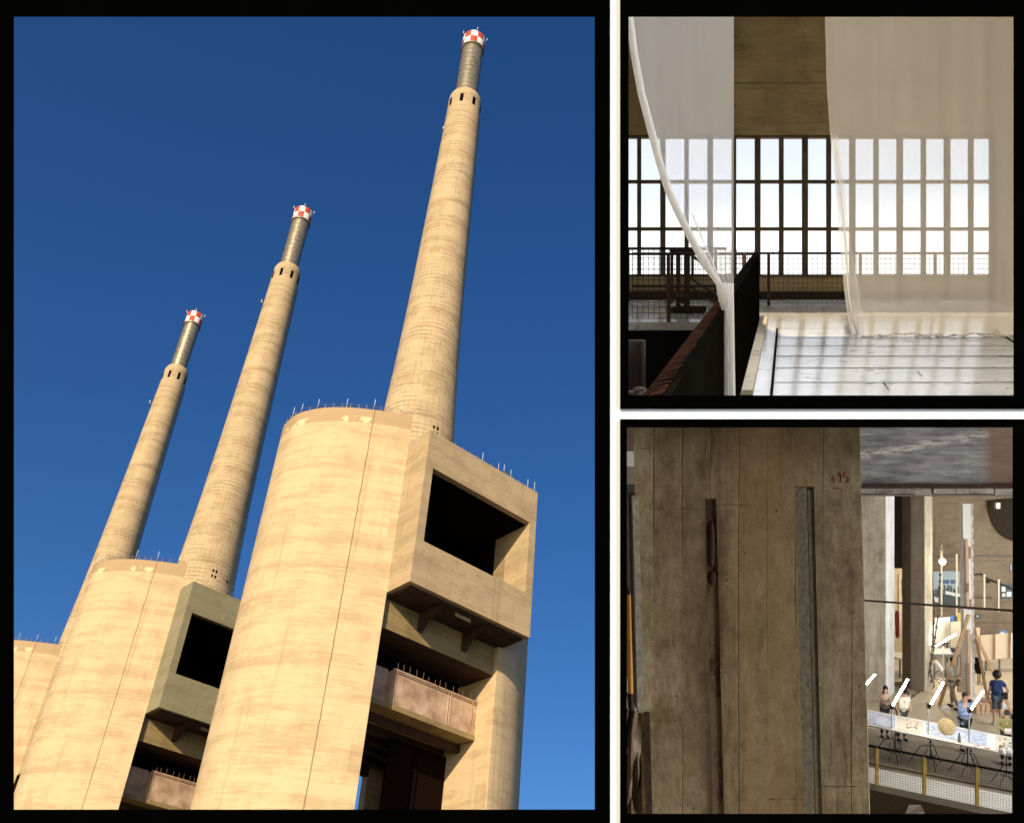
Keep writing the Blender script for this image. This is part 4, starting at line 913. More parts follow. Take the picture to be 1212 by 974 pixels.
# flat dark round patch laid high on the right wall
q = MB(); P_ = [(1203 + 34 * math.cos(t), 592 + 48 * math.sin(t)) for t in [PI / 2 + PI * i / 18 for i in range(10)]]
dp = MB(); pts = [W(x, min(y, 640), YH - .06) for x, y in P_] + [W(1225, 587, YH - .06), W(1225, 640, YH - .06)]
dp.add([tuple(p) for p in pts] + [(p.x, p.y + .05, p.z) for p in pts], [tuple(range(len(pts))), tuple(range(len(pts), 2 * len(pts)))[::-1]])
tag(dp.build('dark_wall_patch', diffuse('dark_brown_patch', (.035, .026, .018)), base=tuple(W(1200, 640, YH - .06))), 'large dark rounded patch at the top right of the hall wall', 'opening')
tag(MB().box((X(1179, 45), 45, Z(602, 45)), (X(1184, 45), 45.2, Z(595, 45))).build('junction_box', M_pale, base=(X(1181, 45), 45, Z(602, 45))), 'small pale junction box at the edge of the dark patch', 'box')
q = MB()
q.tube((lw(45) + 8, YH - .04, Z(656, YH)), (RX, YH - .04, Z(658, YH)), .035, 5); tag(q.build('conduit', M_steel, base=(12, YH, Z(656, YH))), 'thin conduit running along the brown hall wall above the poster', 'conduit')
q = MB(); P_ = [(1153, 680, .02), (1161, 679), (1168, 684), (1178, 688), (1190, 693), (1205, 700)]
q.path([W(p[0], p[1], YH - .05) for p in P_], .03, 5); q.ell(W(1170, 688, YH - .05), (.1, .04, .07)); tag(q.build('cable', M_iron, base=tuple(W(1160, 690, YH))), 'black cable sagging along the wall towards the framed pictures', 'cable')
# near steel rope across the view
q = MB(); q.tube(W(1010, 709.6, 18), W(1212, 723.5, 13.5), .0175, 8); tag(q.build('handrail_cable', plain('dull_steel_rope', (.22, .20, .18), .45, .6), None, True, base=tuple(W(1110, 716, 15))), 'taut steel cable crossing the hall in the foreground', 'cable')

# white measuring post with ladder side and wooden braces
Ym = 35.2
mp_ = empty('tall_post', (X(1146, Ym), Ym, 0), 'tall white square post with lashed battens standing mid hall', 'post'); b0 = tuple(mp_.location)
MB().hexa([(X(1142, Ym), Ym, 0), (X(1151, Ym), Ym, 0), (X(1151, Ym), Ym + .25, 0), (X(1142, Ym), Ym + .25, 0)], [(X(1139.5, Ym), Ym, Z(596, Ym)), (X(1148.5, Ym), Ym, Z(596, Ym)), (X(1148.5, Ym), Ym + .25, Z(596, Ym)), (X(1139.5, Ym), Ym + .25, Z(596, Ym))]).build('white_face', plain('chalky_white', (.78, .75, .70), .8, 0, .05, 3, .05), mp_, base=b0)
q = MB(); nseg = 34
for i in range(nseg):
    t0 = i / nseg; r0 = 596 + (835 - 596) * t0; xx = 1148.9 + 2.5 * t0; w_ = 2.6 if i % 2 else 3.4
    q.box((X(xx, Ym), Ym + .02, Z(r0 + 6.4, Ym)), (X(xx + w_, Ym), Ym + .2, Z(r0, Ym)))
q.build('stepped_edge', plain('grey_white_step', (.56, .52, .47), .8, 0, .3, 6, .1), mp_, base=b0)
M_wood = plain('pale_timber', (.52, .33, .17), .7, 0, .15, 5, .1); M_wood2 = plain('brown_timber', (.26, .17, .10), .75, 0, .2, 5, .1); M_pwood = plain('pinkish_timber', (.56, .38, .24), .7, 0, .1, 4, .05)
for (a, b_, w, mt, Yo) in (((1144, 638), (1145.5, 718), .05, M_pwood, -.05), ((1147, 647), (1147, 661), .05, M_wood2, -.04), ((1147.6, 709), (1148, 721), .05, M_wood2, -.04), ((1146.5, 745), (1147.5, 830), .05, M_pwood, -.06), ((1145, 785), (1146, 822), .05, M_wood2, -.09)):
    q = MB(); A = W(*a, Ym + Yo); B = W(*b_, Ym + Yo); q.hexa([(B.x - w, B.y - .02, B.z), (B.x + w, B.y - .02, B.z), (B.x + w, B.y + .02, B.z), (B.x - w, B.y + .02, B.z)], [(A.x - w, A.y - .02, A.z), (A.x + w, A.y - .02, A.z), (A.x + w, A.y + .02, A.z), (A.x - w, A.y + .02, A.z)]); q.build('batten', mt, mp_, base=b0)
def plank(a, Ya, b_, Yb, w, mt, nm, par, b0):
    A = W(*a, Ya); B = W(*b_, Yb); q = MB(); q.hexa([(B.x - w, B.y - .03, B.z), (B.x + w, B.y - .03, B.z), (B.x + w, B.y + .03, B.z), (B.x - w, B.y + .03, B.z)], [(A.x - w, A.y - .03, A.z), (A.x + w, A.y - .03, A.z), (A.x + w, A.y + .03, A.z), (A.x - w, A.y + .03, A.z)]); return q.build(nm, mt, par, base=b0)
def Yf(row): return HC * FOC / (row - 487)
plank((1145, 690), 34.9, (1136, 812), Yf(812), .05, M_wood2, 'brace', mp_, b0)
plank((1146.5, 727), 34.8, (1112, 834), Yf(834), .055, M_wood, 'brace', mp_, b0)
plank((1153, 743), 35.3, (1168.5, 826), Yf(826), .045, M_wood2, 'brace', mp_, b0)
plank((1155.5, 752), 35.1, (1199, 846), Yf(846), .055, M_wood, 'brace', mp_, b0)

# boards, tables
def board(nm, x0, x1, r0, r1, Y, mat, label, dl=0, dr=0, legs=(), rail=None):
    r = empty(nm, (X((x0 + x1) / 2, Y), Y, 0), label, 'board', 'display boards at the back of the hall'); b0 = tuple(r.location)
    q = MB(); q.hexa([W(x0, r1 + dl, Y), W(x1, r1 + dr, Y), W(x1, r1 + dr, Y + .04), W(x0, r1 + dl, Y + .04)], [W(x0, r0 + dl, Y), W(x1, r0 + dr, Y), W(x1, r0 + dr, Y + .04), W(x0, r0 + dl, Y + .04)]); q.build('panel', mat, r, base=b0)
    for x in legs: MB().box((X(x, Y) - .03, Y + .05, 0), (X(x, Y) + .03, Y + .11, Z(r0 + 3, Y + .08))).build('leg', M_steel, r, base=b0)
    if rail:
        MB().hexa([W(rail - .6, r1 + dr, Y - .03), W(rail + .6, r1 + dr, Y - .03), W(rail + .6, r1 + dr, Y - .005), W(rail - .6, r1 + dr, Y - .005)], [W(rail - .6, r0 + dr, Y - .03), W(rail + .6, r0 + dr, Y - .03), W(rail + .6, r0 + dr, Y - .005), W(rail - .6, r0 + dr, Y - .005)]).build('edge_strip', M_pwood, r, base=b0)
    return r
board('display_board', 1105.5, 1124.5, 731, 761, 42, M_whiteb, 'plain bright white board left of the cream board', 0, -1, (1108, 1122))
board('display_board', 1125, 1142.5, 736, 766, 41.8, M_cream, 'cream white board directly below the blue photograph', 0, -2, (1127, 1140))
board('display_board', 1154.8, 1160, 742.5, 770, 41, plain('light_ply', (.66, .52, .33), .7), 'narrow upright pale wood board beside the white post', 0, 0)
board('display_board', 1160.6, 1177.6, 751.5, 781.5, 40.6, plain('ply_tan', (.62, .50, .35), .7, 0, .06, 1, 0), 'tan plywood board with a faint dark drawing near the white post', 0, -1.2, (1163, 1168), 1177.4)
board('display_board', 1178, 1194.5, 750.2, 780, 40.5, plain('ply_tan_light', (.64, .53, .38), .7, 0, .06, 1, 0), 'second tan plywood board, right of the one with the drawing', 0, -1.5, (1184,), 1194.8)
board('display_board', 1196.5, 1213, 749, 778, 40.4, M_cream, 'cream board cut by the right edge of the view', 0, -1, (1202,))
bt = empty('dark_table', (X(1115, 40), 40, 0), 'long black edged trestle table before the white boards', 'table'); b0 = tuple(bt.location)
MB().box((X(1100.5, 40), 39.6, Z(777, 39.6)), (X(1131, 40), 40.6, Z(777, 39.6) + .1)).build('tabletop', M_steel, bt, base=b0)
MB().box((X(1101, 40), 39.62, Z(777, 39.6) + .102), (X(1130, 40), 40.55, Z(777, 39.6) + .115)).build('paper', M_pw, bt, base=b0)
for x in (1102, 1115, 1129): MB().box((X(x, 40), 39.7, 0), (X(x, 40) + .05, 39.76, Z(777, 39.6))).build('leg', M_steel, bt, base=b0)
q = MB(); q.box((X(1126, 39.9), 39.7, Z(777, 39.6) + .12), (X(1131, 39.9), 40, Z(777, 39.6) + .25)); tag(q.build('folded_cloth', plain('navy_cloth', (.03, .04, .10), .9), bevel=.03, base=tuple(W(1128, 775, 39.9))), 'dark blue folded bundle lying on the long trestle table', 'cloth')
chr_ = empty('black_chair', (X(1161, 38.6), 38.6, 0), 'black chair tucked beneath the tan plywood boards', 'chair'); b0 = tuple(chr_.location)
Yk = 38.6; MB().box((X(1157, Yk), Yk, .42), (X(1166, Yk), Yk + .4, .48)).build('seat', M_void, chr_, base=b0)
MB().box((X(1157, Yk), Yk + .4, .42), (X(1166, Yk), Yk + .44, .95)).build('backrest', M_void, chr_, base=b0)
for x in (1157.2, 1165):
    for y in (0, .38): MB().box((X(x, Yk), Yk + y, 0), (X(x, Yk) + .03, Yk + y + .03, .42)).build('leg', M_iron, chr_, base=b0)
# ropes hanging by the dark column
for pts, lab in ((((1113, 680), (1112, 700), (1110, 730), (1106, 760), (1104, 775), (1099, 800), (1092, 815), (1078, 826)), 'knotted dark rope sweeping from the lamp down to the floor'), (((1105, 700), (1106, 730), (1103, 765), (1101, 790), (1103, 806)), 'short knotted rope hanging close to the dark column')):
    q = MB(); Yr = 38.2; P_ = []
    for (a, b_), (c, d) in zip(pts[:-1], pts[1:]):
        for i in range(5): P_.append((a + (c - a) * i / 5, b_ + (d - b_) * i / 5))
    P_.append(pts[-1])
    yy = lambda r: min(Yr, HC * FOC / (max(r, 700) - 487) - .05) if r > 800 else Yr
    q.path([W(a, b_, yy(b_)) for a, b_ in P_], .022, 5)
    for i, (a, b_) in enumerate(P_[::2]): q.ell(W(a, b_, yy(b_)), (.05, .04, .07), 6, 4)
    tag(q.build('rope', plain('speckled_rope', (.12, .10, .08), .9, 0, .6, 40, 0), base=tuple(W(pts[-1][0], pts[-1][1], Yr))), lab, 'rope')
# bits of timber and blocks on the floor
for (px, r, w, d, h, mt, lab) in ((1131, 834, .4, .25, .07, M_cream, 'offcut of white board on the floor left of the post'), (1118, 838, .3, .2, .06, M_whiteb, 'small white scrap on the floor near the brace foot'), (1160, 842, .5, .5, .35, M_pwood, 'first low pinkish brick stack just right of the white post'), (1171, 840, .6, .5, .38, plain('brick_red', (.36, .20, .14), .9, 0, .3, 6, .1), 'middle brick stack on the floor, reddest one'), (1190, 836, .4, .4, .05, M_pw, 'flat pale sheet on the floor beyond the brick stacks'), (1136, 818, .18, .15, .5, M_wood2, 'short brown timber stub standing on the floor behind the post')):
    p = F(px, r); q = MB()
    if h > .3 and w > .3:
        for i in range(3):
            for j in range(3): q.box((p.x - w / 2 + i * w / 3 + random.uniform(0, .02), p.y - d / 2, j * h / 3), (p.x - w / 2 + (i + 1) * w / 3 - .02, p.y + d / 2 - random.uniform(0, .06), (j + 1) * h / 3 - .015))
    else:
        q.hexa([(p.x - w / 2, p.y - d / 2, 0), (p.x + w / 2, p.y - d / 3, 0), (p.x + w / 2.2, p.y + d / 2, 0), (p.x - w / 2.4, p.y + d / 2.3, 0)], [(p.x - w / 2, p.y - d / 2, h), (p.x + w / 2, p.y - d / 3, h), (p.x + w / 2.2, p.y + d / 2, h), (p.x - w / 2.4, p.y + d / 2.3, h)])
    tag(q.build('brick_stack' if (h > .3 and w > .3) else 'timber_stub' if h == .5 else 'board_offcut', mt, base=tuple(p)), lab, 'bricks' if (h > .3 and w > .3) else 'timber' if h == .5 else 'offcut')

# --- the long drawing table
hz = .92
def TP(px, row): return F(px, row, hz)
tA, tB, tC, tD = TP(1000, 834.5), TP(1215, 875.5), TP(1215, 897), TP(1000, 852)
tb = empty('drawing_table', (tD.x, tD.y, 0), 'very long table covered with white drawings in front of the standing people', 'table'); b0 = tuple(tb.location)
def quad(pts, z0, z1, nm, mat, par=tb):
    q = MB(); q.hexa([(p[0], p[1], z0) for p in pts], [(p[0], p[1], z1) for p in pts]); return q.build(nm, mat, par, base=tuple(par.location) if par else None)
quad([tD, tC, tB, tA], hz - .04, hz, 'tabletop', M_whiteb)
def tpt(u, v):      # u along 0..1, v across 0 (near) .. 1 (far)
    a = tD + (tC - tD) * u; b = tA + (tB - tA) * u; return a + (b - a) * v
def scribble_mat():
    m, n, b = mat_new('blue_ink_drawing'); k = NT(n); t = k.node('ShaderNodeTexCoord').outputs['Object']
    q = k.noise(t, 1.6, 8, None, .7); d = k.math('ABSOLUTE', k.math('SUBTRACT', q, .5)); ln = k.math('SUBTRACT', 1, k.smooth(d, .004, .03))
    q2 = k.noise(t, 3.3, 7, None, .7); d2 = k.math('ABSOLUTE', k.math('SUBTRACT', q2, .48)); ln2 = k.math('SUBTRACT', 1, k.smooth(d2, .002, .018))
    col = k.mix(k.smooth(k.noise(t, .9, 4), .4, .7), (.66, .70, .78), (.52, .60, .76)); col = k.mix(k.math('MULTIPLY', ln, .7), col, (.12, .18, .36)); col = k.mix(k.math('MULTIPLY', ln2, .6), col, (.16, .18, .24))
    k.link(col, b.inputs['Base Color']); b.inputs['Roughness'].default_value = .7; return m
M_draw = scribble_mat()
def sheet(u0, u1, v0, v1, nm, mat, label, cat='drawing', dz=.004, parts=()):
    p = [tpt(u0, v0), tpt(u1, v0), tpt(u1, v1), tpt(u0, v1)]; r = empty(nm, (p[0].x, p[0].y, hz + .001), label, cat); bb = tuple(r.location)
    q = MB(); q.hexa([(a.x, a.y, hz + .001) for a in p], [(a.x, a.y, hz + .001 + dz) for a in p]); q.build('paper', mat, r, base=bb)
    for (a0, a1, c0, c1, mt) in parts:
        for i in range(9):
            a = random.uniform(a0, a1); c = random.uniform(c0, c1); s_ = random.uniform(.004, .012); pp_ = [tpt(a, c), tpt(a + s_, c + random.uniform(-.02, .02)), tpt(a + s_, c + .07), tpt(a, c + .05)]
            q = MB(); q.hexa([(x.x, x.y, hz + .006) for x in pp_], [(x.x, x.y, hz + .008) for x in pp_]); q.build('ink_patch', mt, r, base=bb)
    return r
M_ora = plain('orange_ink', (.62, .22, .08), .7); M_rink = plain('red_ink', (.50, .12, .10), .7); M_ink = plain('black_ink', (.05, .05, .06), .7)
sheet(.03, .30, .12, .93, 'blue_drawing', M_draw, 'long blue line drawing on the left end of the table')
sheet(.315, .46, .08, .92, 'red_drawing', M_cream, 'cream sheet with red and black sketch in the middle of the table', 'drawing', .004, ((.34, .43, .55, .8, M_rink), (.35, .42, .3, .5, M_ink)))
sheet(.47, .80, .2, .95, 'blue_drawing', M_draw, 'longest blue line drawing around the round brown dish')
sheet(.70, .83, .02, .17, 'orange_drawing', M_whiteb, 'narrow sheet with orange strokes along the near table edge', 'drawing', .003, ((.71, .81, .04, .1, M_ora),))
sheet(.845, .985, .06, .94, 'ink_drawing', M_cream, 'cream sheet full of black ink marks on the right end of the table', 'drawing', .004, ((.86, .96, .2, .8, M_ink), (.86, .96, .3, .8, M_ink)))
dsh = TP(1121, 868.5)
q = MB(); q.lathe([(.20, .0), (.26, .035), (.24, .045), (.05, .02)], 28, (0, 0)); q.v = [(dsh.x + a, dsh.y + b_ * .5 + c * .86, hz + .225 + b_ * .86 - c * .5) for a, b_, c in q.v]
tag(q.build('round_dish', plain('woven_tan', (.36, .26, .13), .8, 0, .35, 20, .3), None, True, base=(dsh.x, dsh.y, hz + .006)), 'round tan woven dish propped up in the middle of the long drawing table', 'dish')
bo = TP(1135.5, 878); bt_ = empty('bottle', (bo.x, bo.y, hz + .006), 'small grey bottle standing on the table right of the round dish', 'bottle'); b0 = tuple(bt_.location)
q = MB(); q.lathe([(.045, 0), (.045, .17), (.02, .21)], 12, (bo.x, bo.y)); q.v = [(a, b_, c + hz + .006) for a, b_, c in q.v]; q.build('body', plain('grey_bottle', (.25, .28, .24), .4), bt_, True, base=b0)
q = MB(); q.lathe([(.022, .212), (.022, .25)], 10, (bo.x, bo.y)); q.v = [(a, b_, c + hz + .006) for a, b_, c in q.v]; q.build('cap', M_iron, bt_, base=b0)
cc = TP(1185, 889); q = MB(); q.lathe([(.05, 0), (.055, .16), (.048, .16), (.045, .02)], 12, (cc.x, cc.y)); q.v = [(a, b_, c + hz + .006) for a, b_, c in q.v]
tag(q.build('cup', plain('amber_cup', (.50, .36, .12), .4), None, True, base=(cc.x, cc.y, hz + .006)), 'amber cup on the ink drawing near the right end of the table', 'cup')
rl = TP(1190, 893); q = MB(); 
for i in range(7): q.ell((rl.x + random.uniform(-.12, .12), rl.y + random.uniform(-.1, .1), hz + .08 + random.uniform(0, .06)), (.10, .09, .07), 8, 6)
tag(q.build('crumpled_cloth', M_whiteb, None, True, base=(rl.x, rl.y, hz + .006)), 'crumpled white cloth at the near right corner of the table', 'cloth')
for u in (.10, .30, .50, .70, .90):
    for v in (.12, .88):
        p = tpt(u, v); q = MB()
        q.tube((p.x, p.y, hz - .045), (p.x, p.y, .25), .014, 6)
        for s_ in (-1, 1): q.tube((p.x, p.y, .42), (p.x + s_ * .24, p.y + .10 * s_, .0), .009, 5)
        q.build('leg', M_iron, tb, base=tuple(tb.location))

# --- light stands with glowing tubes
M_tube = emis('led_tube_glow', (1.0, .96, .88), 90)
M_stand = plain('chrome_stand', (.55, .55, .54), .35, .6)
def tripod(px, row, top, t0, t1, label, white=True):
    p = F(px, row); r = empty('light_stand', p, label, 'light stand', 'tripod stands with slanting glowing tubes'); b0 = tuple(p)
    MB().tube((p.x, p.y, .12), (p.x, p.y, Z(top, p.y)), .022, 8).build('pole', M_stand, r, True, base=b0)
    for k_ in range(3):
        t = k_ * 2.09 + .5; q = MB(); e = (p.x + .55 * math.cos(t), p.y + .55 * math.sin(t), .0); q.path([(p.x, p.y, .62), (p.x + .22 * math.cos(t), p.y + .22 * math.sin(t), .55), e], .011, 5); q.tube((p.x, p.y, .2), ((p.x + e[0]) / 2 + .05 * math.cos(t), (p.y + e[1]) / 2, .28), .012, 5); q.build('leg', M_iron, r, base=b0)
    A = W(*t0, p.y - .05); B = W(*t1, p.y - .05); MB().tube(A, B, .027, 10).build('glowing_tube', M_tube, r, True, base=b0)
    d = (B - A).normalized(); MB().tube(A - d * .1, A, .03, 8).build('socket', M_iron, r, base=b0)
    q = MB(); q.box((p.x - .045, p.y - .05, Z(top, p.y) - .12), (p.x + .045, p.y + .04, Z(top, p.y) + .03)); q.build('clamp', M_iron, r, base=b0)
    return r
tripod(1055.5, 898, 834, (1056.5, 834.5), (1074.5, 803.5), 'light stand in front of the two people on the left, its slanting tube rising right')
tripod(1098.8, 906, 833, (1102, 833), (1117, 807), 'light stand before the round dish, centre of the long table')
tripod(1147, 916, 838, (1149.5, 839), (1164, 817.5), 'light stand right in front of the man in the blue shirt')
tripod(1198.2, 930, 845, (1200, 846), (1214, 822), 'light stand at the right edge, its tube outside the view')
tripod(1116.5, 812, 760, (1107.5, 764.5), (1131.5, 750), 'farthest light stand, before the white boards, holding a long slanting tube')
hl = empty('wall_light', W(1025, 811, 34), 'slanting glowing tube fixed to the broad grey column beside the pillar', 'light'); b0 = tuple(hl.location)
MB().tube(W(1023.5, 811, 34), W(1036, 798, 34), .028, 10).build('glowing_tube', M_tube, hl, True, base=b0)
MB().tube(W(1022, 812.6, 34), W(1023.3, 811.2, 34), .03, 8).tube(W(1030, 806, 34), W(1030, 806, 36.3), .02, 6).build('bracket', M_iron, hl, base=b0)
q = MB(); q.hexa([W(1106, 786, 36), W(1108, 785, 36), W(1108, 785, 36.1), W(1106, 786, 36.1)], [W(1106, 780.5, 36), W(1107.5, 780, 36), W(1107.5, 780, 36.1), W(1106, 780.5, 36.1)])
rt = empty('reflector_stand', F(1105.5, 813), 'unlit white tube hanging slanted on a thin stand near the dark column', 'light stand'); b0 = tuple(rt.location)
MB().tube(W(1106.5, 782, 37.9), W(1115, 793, 37.9), .07, 8).build('white_tube', M_whiteb, rt, base=b0)
MB().tube(W(1105.5, 813, Yf(813)), W(1105.5, 779, Yf(813)), .02, 6).build('pole', M_steel, rt, base=b0)
q = MB(); c0 = F(1105.5, 813)
for k_ in range(3): q.tube((c0.x, c0.y, .35), (c0.x + .35 * math.cos(k_ * 2.1), c0.y + .35 * math.sin(k_ * 2.1), 0), .014, 5)
q.build('feet', M_steel, rt, base=b0)

# --- mesh fence with yellow posts along the kerb
fn = empty('mesh_fence', FL(9.5), 'long wire mesh fence with yellow posts and dark top rail along the floor edge', 'fence'); b0 = tuple(fn.location)
def FP(px):       # fence point under px
    # intersect ray column with fence line
    t = (px - 606) / FOC; a = fA; x = (a.x - a.y * 0)  # x = t*y, (x,y) = a + d*s, d=(1,fd.y)
    s_ = (t * a.y - a.x) / (1 - t * fd.y); return a + fd * s_
fh = 1.09
f0, f1 = FP(1000), FP(1215)
MB().tube(f0 + Vector((0, 0, fh)), f1 + Vector((0, 0, fh)), .034, 8).build('top_rail', M_iron, fn, base=b0)
M_mid = plain('ochre_rail', (.30, .22, .10), .7)
MB().tube(f0 + Vector((0, 0, fh * .56)), f1 + Vector((0, 0, fh * .56)), .028, 8).build('mid_rail', M_mid, fn, base=b0)
M_ypost = plain('yellow_post_paint', (.58, .38, .06), .55, 0, .2, 6, .05)
for px in (1038, 1094, 1156.5, 1200.5): 
    p = FP(px); MB().box((p.x - .04, p.y - .04, 0), (p.x + .04, p.y + .04, fh)).build('post', M_ypost, fn, base=b0)
q = MB(); d_ = (f1 - f0); n = int(d_.length / .066); dn = d_.normalized() * .0028
for i in range(n):
    p = f0 + d_ * (i / n) + Vector((0, .02, 0)); q.add([p - dn + Vector((0, 0, .03)), p + dn + Vector((0, 0, .03)), p + dn + Vector((0, 0, fh)), p - dn + Vector((0, 0, fh))], [(0, 1, 2, 3)])
for j in range(1, 16):
    z = j * .066 + .03; w = Vector((0, 0, .0028)); q.add([f0 + Vector((0, .022, z)) - w, f1 + Vector((0, .022, z)) - w, f1 + Vector((0, .022, z)) + w, f0 + Vector((0, .022, z)) + w], [(0, 1, 2, 3)])
q.build('wire_mesh', plain('fence_wire', (.16, .14, .11), .6, .3, .1, 9, 0), fn, base=b0)
# floor strip just behind the fence, strong light painted into its colour
nn = Vector((-fd.y, fd.x, 0)).normalized(); q = MB(); a, b_ = FL(8), FL(RX - .2)
q.add([a + nn * .05 + Vector((0, 0, .004)), b_ + nn * .05 + Vector((0, 0, .004)), b_ + nn * 1.45 + Vector((0, 0, .004)), a + nn * 1.45 + Vector((0, 0, .004))], [(0, 1, 2, 3)])
struct(q.build('lit_floor_strip', plain('lit_floor_white', (.80, .78, .72), .6, 0, .06, 2, 0)))
q = MB(); q.add([a + nn * 1.5 + Vector((0, 0, .004)), b_ + nn * 1.5 + Vector((0, 0, .004)), b_ + nn * 5.2 + Vector((0, 0, .004)), a + nn * 5.2 + Vector((0, 0, .004))], [(0, 1, 2, 3)])
struct(q.build('worn_floor', plain('worn_grey_screed', (.27, .23, .175), .8, 0, .25, 1.5, .1)))

# --- left gap beside the pillar
Yg = 9.0
og = empty('yellow_handrail', W(745, 840, Yg), 'orange yellow handrail post with a curved black top at the left edge', 'handrail'); b0 = tuple(og.location)
q = MB(); q.tube(W(746.5, 820, Yg), W(744.5, 701, Yg), .027, 10); q.build('yellow_pole', plain('orange_yellow_paint', (.60, .27, .03), .5, 0, .15, 12, .05), og, True, base=b0)
q = MB(); q.path([W(744.5, 703, Yg), W(744, 697, Yg), W(741, 693, Yg), W(736, 692, Yg)], .032, 10); q.build('curved_top', M_iron, og, True, base=b0); MB().tube(W(747.5, 842, Yg), W(746.5, 820, Yg), .034, 10).build('foot_socket', M_iron, og, True, base=b0)
for r_ in (706, 818): MB().tube(W(746, r_, Yg), W(754, r_ + 2, Yg), .012, 5).build('wall_bracket', M_iron, og, base=b0)
q = MB(); random.seed(3)
pts = []
for j in range(12):
    for i in range(9):
        px = 734 + i * 4.2; r = 838 + j * 26 - (3 * math.sin(i * 1.3) if j == 0 else 0); w = W(px, r, 8.0); pts.append((w.x + random.uniform(-.004, .004), w.y + random.uniform(-.06, .06), w.z))
q.add(pts, [(j * 9 + i, (j + 1) * 9 + i, (j + 1) * 9 + i + 1, j * 9 + i + 1) for j in range(11) for i in range(8)])
n0 = len(q.v); q.hexa([W(734, 1124, 8.1), W(768, 1124, 8.1), W(768, 1124, 8.6), W(734, 1124, 8.6)], [W(734, 843, 8.1), W(768, 839, 8.1), W(768, 839, 8.6), W(734, 843, 8.6)])
tag(q.build('broken_wall', rustmix('spalled_concrete', (.22, .16, .10), (.07, .04, .022), 5), base=tuple(W(750, 1124, 8))), 'spalled brown broken wall stub below the yellow handrail', 'wall')
tag(MB().box((X(724, 12.6), 12, Z(552, 12)), (X(772, 12), 12.5, Z(534, 12))).build('bright_slot_slab', M_whiteb, base=tuple(W(745, 552, 12))), 'small white slab standing for a bright slot under the ceiling beam at the left edge', 'slab')  # white slab stands in for light showing through a slot
q = MB(); q.box((X(728, 11.8), 11, Z(534, 11)), (X(772, 11), 11.8, HC - .16)); tag(q.build('ceiling_joist', M_hwall, base=tuple(W(745, 534, 11))), 'brown ceiling joist stub at the top left above the slab standing for a bright slot', 'joist')
q = MB(); q.box((X(728, 13.8), 13, Z(573, 13)), (X(772, 13), 13.6, Z(545, 13))); tag(q.build('lintel', M_col, base=tuple(W(745, 573, 13))), 'grey concrete lintel stub at the left edge below the pale slab', 'lintel')
q = MB(); q.box((X(728, 17.5), 16.5, -3), (X(775, 16.5), 17, Z(560, 16.5))); tag(q.build('shadowed_wall', plain('grey_dark_wall', (.10, .09, .08), .9, 0, .3, 2, .2), base=tuple(W(745, 1100, 16.5))), 'dark grey wall behind the yellow handrail', 'wall')
q = MB(); q.box((X(728, 13), 12.4, Z(860, 12.4)), (X(775, 12.4), 12.6, Z(806, 12.4))); tag(q.build('white_ground_panel', M_whiteb, base=tuple(W(745, 860, 12.4))), 'upright white panel standing for white ground behind the foot of the yellow handrail', 'sheet')  # upright panel takes the place of white ground

# ================================================================== PEOPLE
def skin_mesh(J, E, R, root, name, mat, parent, base, sub=1):
    me = bpy.data.meshes.new(name); keys = list(J); idx = {k: i for i, k in enumerate(keys)}
    me.from_pydata([J[k] for k in keys], [(idx[a], idx[b]) for a, b in E], [])
    o = bpy.data.objects.new(name, me); COL.objects.link(o)
    md = o.modifiers.new('Skin', 'SKIN'); md.use_smooth_shade = True
    if not me.skin_vertices: me.attributes
    sv = me.skin_vertices[0].data
    for k in keys:
        r = R[k]; sv[idx[k]].radius = (r, r) if isinstance(r, (int, float)) else r; sv[idx[k]].use_root = (k == root)
    if sub: s_ = o.modifiers.new('Sub', 'SUBSURF'); s_.levels = sub; s_.render_levels = sub
    dg = bpy.context.evaluated_depsgraph_get(); dg.update()
    m2 = bpy.data.meshes.new_from_object(o.evaluated_get(dg)); bpy.data.objects.remove(o)
    m2.name = name; m2.materials.clear(); m2.materials.append(mat)
    o = bpy.data.objects.new(name, m2); COL.objects.link(o); o.parent = parent; return o
M_skin = plain('skin', (.55, .33, .22), .55, 0, .06, 10, 0); M_skin2 = plain('tanned_skin', (.42, .25, .16), .55, 0, .06, 10, 0)
M_hair = plain('dark_hair', (.02, .015, .012), .6, 0, .3, 60, .3); M_shoe = plain('dark_shoes', (.03, .03, .03), .5); M_wshoe = plain('pale_trainers', (.6, .58, .54), .6)
